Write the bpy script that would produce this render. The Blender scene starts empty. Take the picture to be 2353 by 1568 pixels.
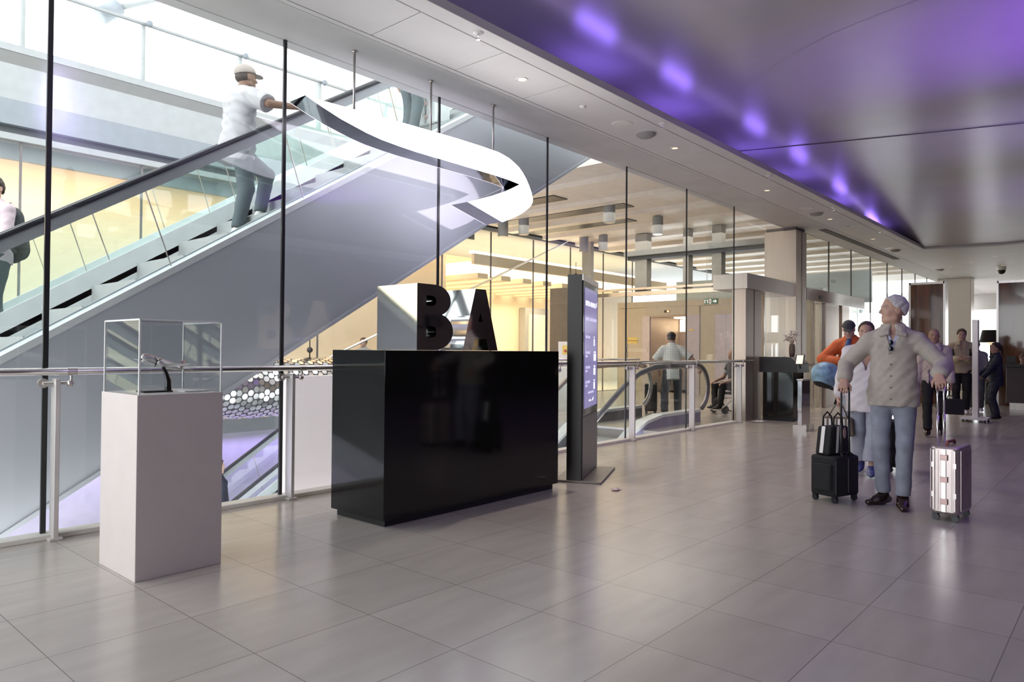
import bpy, math, random
import numpy as np
from mathutils import Matrix, Vector, Quaternion
random.seed(7)
SC = bpy.context.scene
COL = SC.collection
PI = math.pi

# ------------------------------------------------------------------ helpers
def link(o):
    COL.objects.link(o)
    return o

def tag(o, label=None, cat=None, group=None, kind=None):
    if label: o['label'] = label
    if cat: o['category'] = cat
    if group: o['group'] = group
    if kind: o['kind'] = kind
    return o

def thing(name, label, cat, loc=(0, 0, 0), rz=0.0, group=None):
    o = bpy.data.objects.new(name, None)
    o.empty_display_size = 0.1
    link(o)
    o.location = loc
    o.rotation_euler = (0, 0, rz)
    return tag(o, label, cat, group)

def M_of(o):
    m = Matrix.Translation(o.location) @ o.rotation_euler.to_matrix().to_4x4()
    return m if o.parent is None else M_of(o.parent) @ o.matrix_parent_inverse @ m

class MB:
    """collects shapes into one mesh"""
    def __init__(s):
        s.v = []; s.f = []
    def add(s, vs, fs):
        n = len(s.v)
        s.v += [tuple(p) for p in vs]
        s.f += [tuple(i + n for i in f) for f in fs]
        return s
    def box(s, x0, x1, y0, y1, z0, z1, M=None):
        vs = [(x, y, z) for z in (z0, z1) for y in (y0, y1) for x in (x0, x1)]
        if M is not None: vs = [tuple(M @ Vector(p)) for p in vs]
        return s.add(vs, [(0, 2, 3, 1), (4, 5, 7, 6), (0, 1, 5, 4), (2, 6, 7, 3), (0, 4, 6, 2), (1, 3, 7, 5)])
    def cyl(s, a, b, r, n=14, r2=None):
        a = Vector(a); b = Vector(b); r2 = r if r2 is None else r2
        w = (b - a).normalized()
        u = w.orthogonal().normalized(); t = w.cross(u)
        vs = []
        for c, rr in ((a, r), (b, r2)):
            for k in range(n):
                q = 2 * PI * k / n
                vs.append(c + u * (rr * math.cos(q)) + t * (rr * math.sin(q)))
        fs = [(k, (k + 1) % n, n + (k + 1) % n, n + k) for k in range(n)]
        fs += [tuple(range(n - 1, -1, -1)), tuple(range(n, 2 * n))]
        return s.add(vs, fs)
    def tube(s, pts, r, n=10, flat=None):
        """sweep along a polyline; r a number or a list; flat = (vertical axis vector, factor)"""
        P = [Vector(p) for p in pts]
        rs = r if isinstance(r, (list, tuple)) else [r] * len(P)
        vs = []; u = None
        for i, p in enumerate(P):
            w = (P[min(i + 1, len(P) - 1)] - P[max(i - 1, 0)]).normalized()
            if u is None: u = w.orthogonal().normalized()
            u = (u - w * u.dot(w))
            u = u.normalized() if u.length > 1e-6 else w.orthogonal().normalized()
            t = w.cross(u)
            for k in range(n):
                q = 2 * PI * k / n
                d = u * (rs[i] * math.cos(q)) + t * (rs[i] * math.sin(q))
                if flat:
                    ax = Vector(flat[0]).normalized()
                    d = d + ax * (d.dot(ax) * (flat[1] - 1))
                vs.append(p + d)
        m = len(P)
        fs = [(i * n + k, i * n + (k + 1) % n, (i + 1) * n + (k + 1) % n, (i + 1) * n + k) for i in range(m - 1) for k in range(n)]
        fs += [tuple(range(n - 1, -1, -1)), tuple((m - 1) * n + k for k in range(n))]
        return s.add(vs, fs)
    def prism(s, poly, ax, a, b, M=None):
        """poly in the two other axes, extruded along ax from a to b"""
        def mk(p, h):
            q = {'x': (h, p[0], p[1]), 'y': (p[0], h, p[1]), 'z': (p[0], p[1], h)}[ax]
            return tuple(M @ Vector(q)) if M is not None else q
        n = len(poly)
        vs = [mk(p, a) for p in poly] + [mk(p, b) for p in poly]
        fs = [(k, (k + 1) % n, n + (k + 1) % n, n + k) for k in range(n)]
        fs += [tuple(range(n - 1, -1, -1)), tuple(range(n, 2 * n))]
        return s.add(vs, fs)
    def lathe(s, prof, c=(0, 0, 0), n=24):
        vs = []; m = len(prof)
        for r, z in prof:
            for k in range(n):
                q = 2 * PI * k / n
                vs.append((c[0] + r * math.cos(q), c[1] + r * math.sin(q), c[2] + z))
        fs = [(i * n + k, i * n + (k + 1) % n, (i + 1) * n + (k + 1) % n, (i + 1) * n + k) for i in range(m - 1) for k in range(n)]
        fs += [tuple(range(n - 1, -1, -1)), tuple((m - 1) * n + k for k in range(n))]
        return s.add(vs, fs)
    def ball(s, c, r, M=None, n=14, m=9):
        r = (r, r, r) if not isinstance(r, (list, tuple)) else r
        vs = [(0, 0, -1)]; 
        for i in range(1, m):
            a = -PI / 2 + PI * i / m
            for k in range(n):
                q = 2 * PI * k / n
                vs.append((math.cos(a) * math.cos(q), math.cos(a) * math.sin(q), math.sin(a)))
        vs.append((0, 0, 1))
        vs = [Vector((p[0] * r[0], p[1] * r[1], p[2] * r[2])) for p in vs]
        if M is not None: vs = [M @ p for p in vs]
        vs = [p + Vector(c) for p in vs]
        fs = [(0, 1 + (k + 1) % n, 1 + k) for k in range(n)]
        for i in range(m - 2):
            b = 1 + i * n
            fs += [(b + k, b + (k + 1) % n, b + n + (k + 1) % n, b + n + k) for k in range(n)]
        b = 1 + (m - 2) * n; t = len(vs) - 1
        fs += [(b + k, b + (k + 1) % n, t) for k in range(n)]
        return s.add(vs, fs)
    def build(s, name, m, parent=None, smooth=False, bevel=0.0, world=True):
        me = bpy.data.meshes.new(name)
        me.from_pydata(s.v, [], s.f)
        me.validate()
        import bmesh
        bm = bmesh.new(); bm.from_mesh(me)
        bmesh.ops.recalc_face_normals(bm, faces=bm.faces)
        bm.to_mesh(me); bm.free()
        return finish(name, me, m, parent, smooth, bevel, world)

def finish(name, me, m, parent=None, smooth=False, bevel=0.0, world=True):
    o = bpy.data.objects.new(name, me)
    for q in (m if isinstance(m, (list, tuple)) else [m]):
        me.materials.append(q)
    link(o)
    if smooth:
        me.polygons.foreach_set('use_smooth', [True] * len(me.polygons))
        if smooth == 'auto':
            me.polygons.foreach_set('use_smooth', [True] * len(me.polygons))
            me.set_sharp_from_angle(angle=math.radians(35))
    if bevel:
        b = o.modifiers.new('edge', 'BEVEL'); b.width = bevel; b.segments = 2; b.limit_method = 'ANGLE'; b.angle_limit = math.radians(40)
    if parent is not None:
        o.parent = parent
        if world: o.matrix_parent_inverse = M_of(parent).inverted()
    return o

def structure(o, label=None):
    return tag(o, label, None, None, 'structure')

def copy_tree(o, parent=None):
    c = o.copy(); link(c)
    if parent is not None: c.parent = parent
    for ch in [q for q in bpy.data.objects if q.parent == o]:
        copy_tree(ch, c)
    return c

# ------------------------------------------------------------------ materials
MATS = {}
def nodes(name):
    m = bpy.data.materials.new(name); m.use_nodes = True
    nt = m.node_tree
    return m, nt, nt.nodes, nt.links, nt.nodes['Principled BSDF']

def mat(name, c, rough=0.5, metal=0.0, spec=0.5, emit=None, es=0.0, var=0.05, vs=6.0, coat=0.0, bump=0.0, bs=60.0, stretch=(1, 1, 1), alpha=None):
    m, nt, N, L, B = nodes(name)
    B.inputs['Roughness'].default_value = rough
    B.inputs['Metallic'].default_value = metal
    B.inputs['Specular IOR Level'].default_value = spec
    if coat: B.inputs['Coat Weight'].default_value = coat; B.inputs['Coat Roughness'].default_value = 0.04
    tc = N.new('ShaderNodeTexCoord'); mp = N.new('ShaderNodeMapping'); mp.inputs['Scale'].default_value = stretch
    no = N.new('ShaderNodeTexNoise'); no.inputs['Scale'].default_value = vs; no.inputs['Detail'].default_value = 3
    L.new(tc.outputs['Object'], mp.inputs['Vector']); L.new(mp.outputs[0], no.inputs['Vector'])
    rp = N.new('ShaderNodeValToRGB')
    rp.color_ramp.elements[0].position = 0.3; rp.color_ramp.elements[1].position = 0.7
    rp.color_ramp.elements[0].color = tuple(max(0, q * (1 - var)) for q in c) + (1,)
    rp.color_ramp.elements[1].color = tuple(min(1, q * (1 + var)) for q in c) + (1,)
    L.new(no.outputs['Fac'], rp.inputs['Fac']); L.new(rp.outputs[0], B.inputs['Base Color'])
    if emit:
        B.inputs['Emission Color'].default_value = tuple(emit) + (1,); B.inputs['Emission Strength'].default_value = es
    if bump:
        n2 = N.new('ShaderNodeTexNoise'); n2.inputs['Scale'].default_value = bs; n2.inputs['Detail'].default_value = 4
        bp = N.new('ShaderNodeBump'); bp.inputs['Strength'].default_value = bump; bp.inputs['Distance'].default_value = 0.01
        L.new(mp.outputs[0], n2.inputs['Vector']); L.new(n2.outputs['Fac'], bp.inputs['Height']); L.new(bp.outputs[0], B.inputs['Normal'])
    MATS[name] = m
    return m

def glass(name, tint=(0.95, 0.98, 0.97), f0=0.04, fmax=0.85, haze=0.0):
    m = bpy.data.materials.new(name); m.use_nodes = True
    nt = m.node_tree; N = nt.nodes; L = nt.links; N.clear()
    out = N.new('ShaderNodeOutputMaterial'); mx = N.new('ShaderNodeMixShader'); tr = N.new('ShaderNodeBsdfTransparent'); gl = N.new('ShaderNodeBsdfGlossy')
    tr.inputs[0].default_value = tuple(tint) + (1,); gl.inputs['Roughness'].default_value = 0.0
    lw = N.new('ShaderNodeLayerWeight'); lw.inputs[0].default_value = 0.5
    pw = N.new('ShaderNodeMath'); pw.operation = 'POWER'; pw.inputs[1].default_value = 5.0
    mr = N.new('ShaderNodeMapRange'); mr.inputs['To Min'].default_value = f0; mr.inputs['To Max'].default_value = fmax
    L.new(lw.outputs['Facing'], pw.inputs[0]); L.new(pw.outputs[0], mr.inputs['Value']); L.new(mr.outputs[0], mx.inputs[0])
    last = tr.outputs[0]
    if haze:
        df = N.new('ShaderNodeBsdfDiffuse'); df.inputs[0].default_value = (0.9, 0.93, 0.93, 1); m2 = N.new('ShaderNodeMixShader'); m2.inputs[0].default_value = haze
        L.new(tr.outputs[0], m2.inputs[1]); L.new(df.outputs[0], m2.inputs[2]); last = m2.outputs[0]
    L.new(last, mx.inputs[1]); L.new(gl.outputs[0], mx.inputs[2]); L.new(mx.outputs[0], out.inputs[0])
    MATS[name] = m
    return m

def line_mask(N, L, sep, axis, off, pitch, w):
    """1 on a thin line every pitch metres along the axis"""
    a = N.new('ShaderNodeMath'); a.operation = 'SUBTRACT'; a.inputs[1].default_value = off - pitch / 2
    b = N.new('ShaderNodeMath'); b.operation = 'DIVIDE'; b.inputs[1].default_value = pitch
    c = N.new('ShaderNodeMath'); c.operation = 'FRACT'
    d = N.new('ShaderNodeMath'); d.operation = 'SUBTRACT'; d.inputs[1].default_value = 0.5
    e = N.new('ShaderNodeMath'); e.operation = 'ABSOLUTE'
    g = N.new('ShaderNodeMath'); g.operation = 'LESS_THAN'; g.inputs[1].default_value = w / pitch / 2
    L.new(sep.outputs[axis], a.inputs[0])
    for p, q in ((a, b), (b, c), (c, d), (d, e), (e, g)): L.new(p.outputs[0], q.inputs[0])
    return g

def add_check(name, c, pitch=0.045, w=0.010):
    m = MATS[name]; nt = m.node_tree; N = nt.nodes; L = nt.links; B = N['Principled BSDF']
    src = B.inputs['Base Color'].links[0].from_socket
    tc = N.new('ShaderNodeTexCoord'); sep = N.new('ShaderNodeSeparateXYZ'); L.new(tc.outputs['Object'], sep.inputs[0])
    a = line_mask(N, L, sep, 'X', 0, pitch, w); b = line_mask(N, L, sep, 'Z', 0, pitch, w)
    mx = N.new('ShaderNodeMath'); mx.operation = 'MAXIMUM'; L.new(a.outputs[0], mx.inputs[0]); L.new(b.outputs[0], mx.inputs[1])
    ml = N.new('ShaderNodeMath'); ml.operation = 'MULTIPLY'; ml.inputs[1].default_value = 0.5; L.new(mx.outputs[0], ml.inputs[0])
    x = N.new('ShaderNodeMix'); x.data_type = 'RGBA'; x.inputs['B'].default_value = tuple(c) + (1,)
    L.new(ml.outputs[0], x.inputs['Factor']); L.new(src, x.inputs['A']); L.new(x.outputs['Result'], B.inputs['Base Color'])

def floor_mat():
    m, nt, N, L, B = nodes('porcelain_tile')
    tc = N.new('ShaderNodeTexCoord'); sep = N.new('ShaderNodeSeparateXYZ'); L.new(tc.outputs['Object'], sep.inputs[0])
    g1 = line_mask(N, L, sep, 'X', 1.571, 0.6, 0.0045); g2 = line_mask(N, L, sep, 'Y', 3.425, 0.598, 0.0045)
    mx = N.new('ShaderNodeMath'); mx.operation = 'MAXIMUM'; L.new(g1.outputs[0], mx.inputs[0]); L.new(g2.outputs[0], mx.inputs[1])
    mp = N.new('ShaderNodeMapping'); mp.inputs['Scale'].default_value = (1.2, 5, 1); L.new(tc.outputs['Object'], mp.inputs['Vector'])
    no = N.new('ShaderNodeTexNoise'); no.inputs['Scale'].default_value = 1.6; no.inputs['Detail'].default_value = 6; L.new(mp.outputs[0], no.inputs['Vector'])
    rp = N.new('ShaderNodeValToRGB'); L.new(no.outputs['Fac'], rp.inputs[0])
    rp.color_ramp.elements[0].position = 0.3; rp.color_ramp.elements[1].position = 0.75
    rp.color_ramp.elements[0].color = (0.415, 0.375, 0.345, 1); rp.color_ramp.elements[1].color = (0.475, 0.432, 0.398, 1)
    # each tile a touch lighter or darker
    vm = N.new('ShaderNodeVectorMath'); vm.operation = 'SUBTRACT'; vm.inputs[1].default_value = (1.571, 3.425, 0); L.new(tc.outputs['Object'], vm.inputs[0])
    sn = N.new('ShaderNodeVectorMath'); sn.operation = 'DIVIDE'; sn.inputs[1].default_value = (0.6, 0.598, 10); L.new(vm.outputs[0], sn.inputs[0])
    fl = N.new('ShaderNodeVectorMath'); fl.operation = 'FLOOR'; L.new(sn.outputs[0], fl.inputs[0])
    wn = N.new('ShaderNodeTexWhiteNoise'); wn.noise_dimensions = '3D'; L.new(fl.outputs[0], wn.inputs['Vector'])
    mr = N.new('ShaderNodeMapRange'); mr.inputs['To Min'].default_value = 0.95; mr.inputs['To Max'].default_value = 1.05; L.new(wn.outputs['Value'], mr.inputs['Value'])
    ml = N.new('ShaderNodeMix'); ml.data_type = 'RGBA'; ml.blend_type = 'MULTIPLY'; ml.inputs['Factor'].default_value = 1.0
    L.new(rp.outputs[0], ml.inputs['A']); L.new(mr.outputs[0], ml.inputs['B'])
    gm = N.new('ShaderNodeMix'); gm.data_type = 'RGBA'; gm.inputs['B'].default_value = (0.21, 0.19, 0.175, 1)
    L.new(mx.outputs[0], gm.inputs['Factor']); L.new(ml.outputs['Result'], gm.inputs['A']); L.new(gm.outputs['Result'], B.inputs['Base Color'])
    B.inputs['Roughness'].default_value = 0.3; B.inputs['Specular IOR Level'].default_value = 0.75
    n3 = N.new('ShaderNodeTexNoise'); n3.inputs['Scale'].default_value = 1.5; L.new(tc.outputs['Object'], n3.inputs['Vector'])
    m3 = N.new('ShaderNodeMapRange'); m3.inputs['To Min'].default_value = 0.20; m3.inputs['To Max'].default_value = 0.25; L.new(n3.outputs['Fac'], m3.inputs['Value']); L.new(m3.outputs[0], B.inputs['Roughness'])
    MATS['floor'] = m
    return m

def wood_mat():
    m, nt, N, L, B = nodes('glossy_brown_wood')
    tc = N.new('ShaderNodeTexCoord'); mp = N.new('ShaderNodeMapping'); mp.inputs['Scale'].default_value = (3, 3, 0.35); L.new(tc.outputs['Object'], mp.inputs['Vector'])
    no = N.new('ShaderNodeTexNoise'); no.inputs['Scale'].default_value = 2.2; no.inputs['Detail'].default_value = 6; L.new(mp.outputs[0], no.inputs['Vector'])
    rp = N.new('ShaderNodeValToRGB'); L.new(no.outputs['Fac'], rp.inputs[0]); rp.color_ramp.elements[0].position = 0.35; rp.color_ramp.elements[1].position = 0.7
    rp.color_ramp.elements[0].color = (0.09, 0.035, 0.018, 1); rp.color_ramp.elements[1].color = (0.30, 0.11, 0.045, 1)
    L.new(rp.outputs[0], B.inputs['Base Color']); B.inputs['Roughness'].default_value = 0.08; B.inputs['Coat Weight'].default_value = 0.6; B.inputs['Coat Roughness'].default_value = 0.03
    MATS['wood'] = m
    return m

mat('soffit', (0.74, 0.725, 0.71), 0.6, vs=2)
mat('ceil_panel', (0.80, 0.78, 0.77), 0.55, vs=2, var=0.03)
mat('groove', (0.16, 0.15, 0.15), 0.8)
mat('ceil_satin', (0.56, 0.54, 0.60), 0.26, metal=0.3, vs=1.5, var=0.03)
mat('sill', (0.78, 0.75, 0.70), 0.4)
mat('mullion', (0.03, 0.03, 0.032), 0.35, metal=0.3)
mat('steel', (0.62, 0.585, 0.56), 0.3, metal=0.9, var=0.05, stretch=(1, 1, 0.1), vs=30)
mat('steel_post', (0.74, 0.70, 0.69), 0.42, metal=0.5, stretch=(1, 1, 0.1), vs=30)
mat('steel_bright', (0.86, 0.84, 0.82), 0.16, metal=1.0)
mat('chrome', (0.8, 0.8, 0.8), 0.06, metal=1.0, var=0.01)
mat('column_steel', (0.54, 0.475, 0.42), 0.34, metal=0.85, stretch=(14, 14, 0.2), vs=6, var=0.06)
mat('white_gloss', (0.86, 0.87, 0.88), 0.3)
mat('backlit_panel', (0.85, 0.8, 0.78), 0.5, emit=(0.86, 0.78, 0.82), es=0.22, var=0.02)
mat('white_matt', (0.82, 0.81, 0.80), 0.7)
mat('plinth_white', (0.62, 0.56, 0.545), 0.55, var=0.02)
mat('black_gloss', (0.006, 0.006, 0.006), 0.07, spec=0.5, var=0.1)
mat('black_matt', (0.012, 0.012, 0.013), 0.5)
mat('black_plastic', (0.02, 0.02, 0.022), 0.35)
mat('black_cloth', (0.012, 0.012, 0.014), 0.8, bump=0.3)
mat('dark_bronze', (0.03, 0.028, 0.027), 0.35, metal=0.2)
mat('kiosk_front', (0.16, 0.15, 0.145), 0.35, metal=0.4)
mat('kiosk_base', (0.24, 0.22, 0.2), 0.4, metal=0.3)
mat('edge_mirror', (0.34, 0.35, 0.38), 0.06, metal=1.0)
mat('smoke_chrome', (0.46, 0.42, 0.43), 0.05, metal=1.0, var=0.1, vs=3)
mat('cladding', (0.58, 0.61, 0.66), 0.5, vs=1.2, var=0.02)
mat('lilac_panel', (0.30, 0.29, 0.44), 0.4)
mat('esc_white', (0.84, 0.875, 0.885), 0.3)
mat('esc_grey', (0.42, 0.45, 0.48), 0.45)
mat('esc_step', (0.40, 0.41, 0.41), 0.55)
mat('rubber', (0.03, 0.033, 0.04), 0.3)
mat('rubber_grey', (0.16, 0.17, 0.18), 0.25)
mat('far_fascia', (0.31, 0.325, 0.33), 0.5)
mat('far_grey', (0.21, 0.235, 0.26), 0.5)
mat('perforated', (0.165, 0.165, 0.16), 0.6)
mat('far_dark', (0.07, 0.08, 0.09), 0.5)
mat('cream_wall', (0.84, 0.72, 0.55), 0.6, vs=0.8, var=0.03)
mat('lilac_wall', (0.48, 0.45, 0.54), 0.6)
mat('bridge_ceiling', (0.86, 0.80, 0.73), 0.4)
mat('door_grey', (0.42, 0.42, 0.41), 0.4)
mat('door_cream', (0.85, 0.77, 0.68), 0.5)
mat('lift_beige', (0.52, 0.46, 0.38), 0.5)
mat('lift_mauve', (0.50, 0.46, 0.52), 0.4, metal=0.4)
mat('lift_car', (0.56, 0.47, 0.42), 0.35, metal=0.3)
mat('grey_column', (0.40, 0.40, 0.38), 0.5)
mat('blue_grey', (0.45, 0.55, 0.6), 0.4)
mat('dark_wall', (0.10, 0.08, 0.076), 0.4)
mat('lampshade', (0.035, 0.028, 0.025), 0.7)
mat('sign_green', (0.16, 0.24, 0.19), 0.4)
mat('sign_white', (0.9, 0.92, 0.9), 0.4, emit=(0.9, 1, 0.95), es=0.25)
mat('sign_yellow', (0.85, 0.60, 0.16), 0.5)
mat('led_white', (0.9, 0.9, 0.9), 0.4, emit=(1.0, 0.98, 1.0), es=2.6)
mat('led_lavender', (0.9, 0.9, 0.9), 0.4, emit=(0.90, 0.82, 1.0), es=2.3)
mat('led_warm', (0.9, 0.8, 0.7), 0.4, emit=(1.0, 0.80, 0.56), es=2.2)
mat('led_slat', (0.9, 0.8, 0.7), 0.4, emit=(1.0, 0.80, 0.52), es=1.1)
mat('led_lilac', (0.6, 0.5, 0.9), 0.4, emit=(0.50, 0.40, 1.0), es=2.0)
mat('lamp_warm', (0.9, 0.8, 0.7), 0.4, emit=(1.0, 0.76, 0.50), es=0.42)
mat('lamp_cool', (0.9, 0.9, 0.9), 0.4, emit=(1.0, 0.97, 0.92), es=4.0)
mat('red_led', (0.8, 0.1, 0.05), 0.4, emit=(1.0, 0.15, 0.08), es=3.0)
mat('screen', (0.02, 0.02, 0.04), 0.12, emit=(0.255, 0.225, 0.50), es=0.30, var=0.0)
mat('screen_ink', (0.8, 0.8, 0.9), 0.3, emit=(0.78, 0.74, 1.0), es=0.3, var=0.0)
mat('screen_bright', (0.9, 0.9, 0.95), 0.3, emit=(0.85, 0.86, 1.0), es=0.5)
mat('speaker_grey', (0.40, 0.385, 0.37), 0.7, bump=0.5, bs=300)
mat('ring_white', (0.84, 0.81, 0.79), 0.4)
mat('disc_mirror', (0.9, 0.9, 0.91), 0.2, metal=1.0)
mat('disc_back', (0.2, 0.2, 0.21), 0.5)
mat('silver_case', (0.60, 0.52, 0.51), 0.3, metal=0.8)
mat('leather_red', (0.30, 0.08, 0.07), 0.45)
mat('paper_pink', (0.85, 0.70, 0.68), 0.8)
mat('paper_white', (0.9, 0.88, 0.86), 0.7)
mat('vase_brown', (0.16, 0.12, 0.085), 0.45)
mat('dried_flower', (0.92, 0.84, 0.80), 0.8)
mat('stem_brown', (0.35, 0.27, 0.2), 0.8)
mat('alu', (0.80, 0.79, 0.79), 0.34, metal=0.55)
mat('alu_pink', (0.66, 0.45, 0.43), 0.35, metal=0.4)
floor_mat(); wood_mat()
glass('pane', (0.98, 0.99, 0.985), f0=0.045, fmax=0.7)
glass('pane_thin', (0.985, 0.995, 0.99), 0.02, 0.4)
glass('pane_green', (0.965, 0.99, 0.983), 0.035, 0.6)
glass('acrylic', (0.97, 0.98, 0.98), 0.05, 0.7)
mat('acrylic_edge', (0.86, 0.88, 0.88), 0.3)
G = MATS

# ------------------------------------------------------------------ solid modelling on a grid, for bodies and clothes
class Field:
    def __init__(s, lo, hi, h):
        s.h = h; s.lo = np.array(lo, float); n = np.ceil((np.array(hi, float) - s.lo) / h).astype(int) + 2
        s.n = n; s.f = np.full(n, 0.4, np.float32)
        s.ax = [(s.lo[i] + h * np.arange(n[i])).astype(np.float32) for i in range(3)]
    def win(s, lo, hi):
        i0 = np.clip(np.floor((np.array(lo) - s.lo) / s.h).astype(int), 0, s.n - 1)
        i1 = np.clip(np.ceil((np.array(hi) - s.lo) / s.h).astype(int) + 1, 1, s.n)
        sl = tuple(slice(a, max(b, a + 1)) for a, b in zip(i0, i1))
        X = s.ax[0][sl[0]][:, None, None]; Y = s.ax[1][sl[1]][None, :, None]; Z = s.ax[2][sl[2]][None, None, :]
        return sl, X, Y, Z
    def put(s, sl, d, k, op):
        f = s.f[sl]
        if op == '+':
            if k > 0:
                t = np.clip(0.5 + 0.5 * (f - d) / k, 0, 1); s.f[sl] = f * (1 - t) + d * t - k * t * (1 - t)
            else: s.f[sl] = np.minimum(f, d)
        else:
            d = -d
            if k > 0:
                t = np.clip(0.5 - 0.5 * (f - d) / k, 0, 1); s.f[sl] = f * (1 - t) + d * t + k * t * (1 - t)
            else: s.f[sl] = np.maximum(f, d)
    def cone(s, a, ra, b, rb, k=0.02, flat=None, op='+'):
        a = np.array(a, float); b = np.array(b, float)
        R = max(ra, rb) * (max(1, flat[1]) if flat else 1) + k + 2.5 * s.h
        sl, X, Y, Z = s.win(np.minimum(a, b) - R, np.maximum(a, b) + R)
        px, py, pz = X - a[0], Y - a[1], Z - a[2]
        d = b - a; sc = 1.0
        if flat:
            w = np.array(flat[0], float); w = w / np.linalg.norm(w); q = 1 / flat[1] - 1
            pw = (px * w[0] + py * w[1] + pz * w[2]) * q
            px = px + pw * w[0]; py = py + pw * w[1]; pz = pz + pw * w[2]
            d = d + w * (d @ w) * q; sc = min(1.0, flat[1])
        L2 = max(d @ d, 1e-9)
        t = np.clip((px * d[0] + py * d[1] + pz * d[2]) / L2, 0, 1)
        dist = np.sqrt((px - t * d[0]) ** 2 + (py - t * d[1]) ** 2 + (pz - t * d[2]) ** 2) - (ra + (rb - ra) * t)
        s.put(sl, dist * sc, k, op)
    def ell(s, c, r, R=None, k=0.02, op='+'):
        c = np.array(c, float); m = max(r) + k + 2.5 * s.h
        sl, X, Y, Z = s.win(c - m, c + m)
        px, py, pz = X - c[0], Y - c[1], Z - c[2]
        if R is not None:
            px, py, pz = (px * R[0][i] + py * R[1][i] + pz * R[2][i] for i in range(3))
        a = np.sqrt((px / r[0]) ** 2 + (py / r[1]) ** 2 + (pz / r[2]) ** 2)
        b = np.sqrt((px / r[0] ** 2) ** 2 + (py / r[1] ** 2) ** 2 + (pz / r[2] ** 2) ** 2) + 1e-9
        s.put(sl, a * (a - 1) / b, k, op)
    def cut(s, o, n):
        n = np.array(n, float); n = n / np.linalg.norm(n)
        sl, X, Y, Z = s.win(s.lo - 1, s.lo + s.n * s.h + 1)
        s.f = np.maximum(s.f, ((X - o[0]) * n[0] + (Y - o[1]) * n[1] + (Z - o[2]) * n[2]).astype(np.float32))
    def wedge(s, planes):
        """remove the region inside all the planes (o, n): inside where (p-o).n < 0"""
        sl, X, Y, Z = s.win(s.lo - 1, s.lo + s.n * s.h + 1)
        d = None
        for o, n in planes:
            n = np.array(n, float); n = n / np.linalg.norm(n)
            q = (X - o[0]) * n[0] + (Y - o[1]) * n[1] + (Z - o[2]) * n[2]
            d = q if d is None else np.maximum(d, q)
        s.f = np.maximum(s.f, -d).astype(np.float32)
    def wrinkle(s, amp, fr, ph=0.0):
        X, Y, Z = s.ax[0][:, None, None], s.ax[1][None, :, None], s.ax[2][None, None, :]
        s.f = s.f + (amp * (np.sin(fr * (Z + 0.6 * X) + 3 * np.sin(7 * X + ph) + ph) * np.sin(fr * 0.45 * (X - Y) + 2 * np.sin(6 * Z)) + 0.6 * np.sin(fr * 0.8 * (X * 0.9 + Z * 0.5) + 4 * np.sin(5 * Y) + 1.7 + ph))).astype(np.float32)
    def mesh(s):
        f = s.f.copy()
        for a in range(3):
            for e in (0, -1):
                ix = [slice(None)] * 3; ix[a] = e
                f[tuple(ix)] = np.maximum(f[tuple(ix)], 0.01)
        g = f < 0
        c = [(i, j, k) for i in (0, 1) for j in (0, 1) for k in (0, 1)]
        nx, ny, nz = s.n
        cnt = np.zeros((nx - 1, ny - 1, nz - 1), np.int8)
        for i, j, k in c: cnt += g[i:nx - 1 + i, j:ny - 1 + j, k:nz - 1 + k]
        I, J, K = np.nonzero((cnt > 0) & (cnt < 8))
        idx = np.full(cnt.shape, -1, np.int64); idx[I, J, K] = np.arange(len(I))
        acc = np.zeros((len(I), 3)); num = np.zeros(len(I))
        for p in c:
            for a in range(3):
                if p[a]: continue
                q = list(p); q[a] = 1
                fa = f[I + p[0], J + p[1], K + p[2]]; fb = f[I + q[0], J + q[1], K + q[2]]
                m = (fa < 0) != (fb < 0)
                t = np.where(m, fa / np.where(m, fa - fb, 1), 0)
                pt = np.tile(np.array(p, float), (len(I), 1)); pt[:, a] += t
                acc[m] += pt[m]; num[m] += 1
        V = (acc / num[:, None] + np.stack([I, J, K], 1)) * s.h + s.lo
        Q = []
        for a in range(3):
            b, d = (a + 1) % 3, (a + 2) % 3
            sh = [slice(None)] * 3; sh2 = [slice(None)] * 3
            sh[a] = slice(0, -1); sh2[a] = slice(1, None)
            diff = g[tuple(sh)] != g[tuple(sh2)]
            E = np.stack(np.nonzero(diff), 1)
            E = E[(E[:, b] > 0) & (E[:, d] > 0) & (E[:, b] < s.n[b] - 1) & (E[:, d] < s.n[d] - 1)]
            def at(o1, o2):
                q = E.copy(); q[:, b] += o1; q[:, d] += o2
                return idx[q[:, 0], q[:, 1], q[:, 2]]
            F = np.stack([at(-1, -1), at(0, -1), at(0, 0), at(-1, 0)], 1)
            inside = g[E[:, 0], E[:, 1], E[:, 2]]
            F[~inside] = F[~inside][:, ::-1]
            Q.append(F[(F >= 0).all(1)])
        return V, np.concatenate(Q)
    def build(s, name, mats, parent, paint=None, local=True):
        V, Q = s.mesh()
        me = bpy.data.meshes.new(name)
        me.vertices.add(len(V)); me.vertices.foreach_set('co', V.astype(np.float32).ravel())
        me.loops.add(Q.size); me.loops.foreach_set('vertex_index', Q.ravel().astype(np.int32))
        me.polygons.add(len(Q)); me.polygons.foreach_set('loop_start', np.arange(0, Q.size, 4, dtype=np.int32))
        try: me.polygons.foreach_set('loop_total', np.full(len(Q), 4, np.int32))
        except Exception: pass
        me.update(calc_edges=True)
        o = finish(name, me, mats, parent, True, 0, world=False)
        if paint:
            C_ = V[Q].mean(1); mi = np.zeros(len(Q), np.int32)
            for fn, i in paint: mi[fn(C_)] = i
            me.polygons.foreach_set('material_index', mi)
        return o
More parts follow.
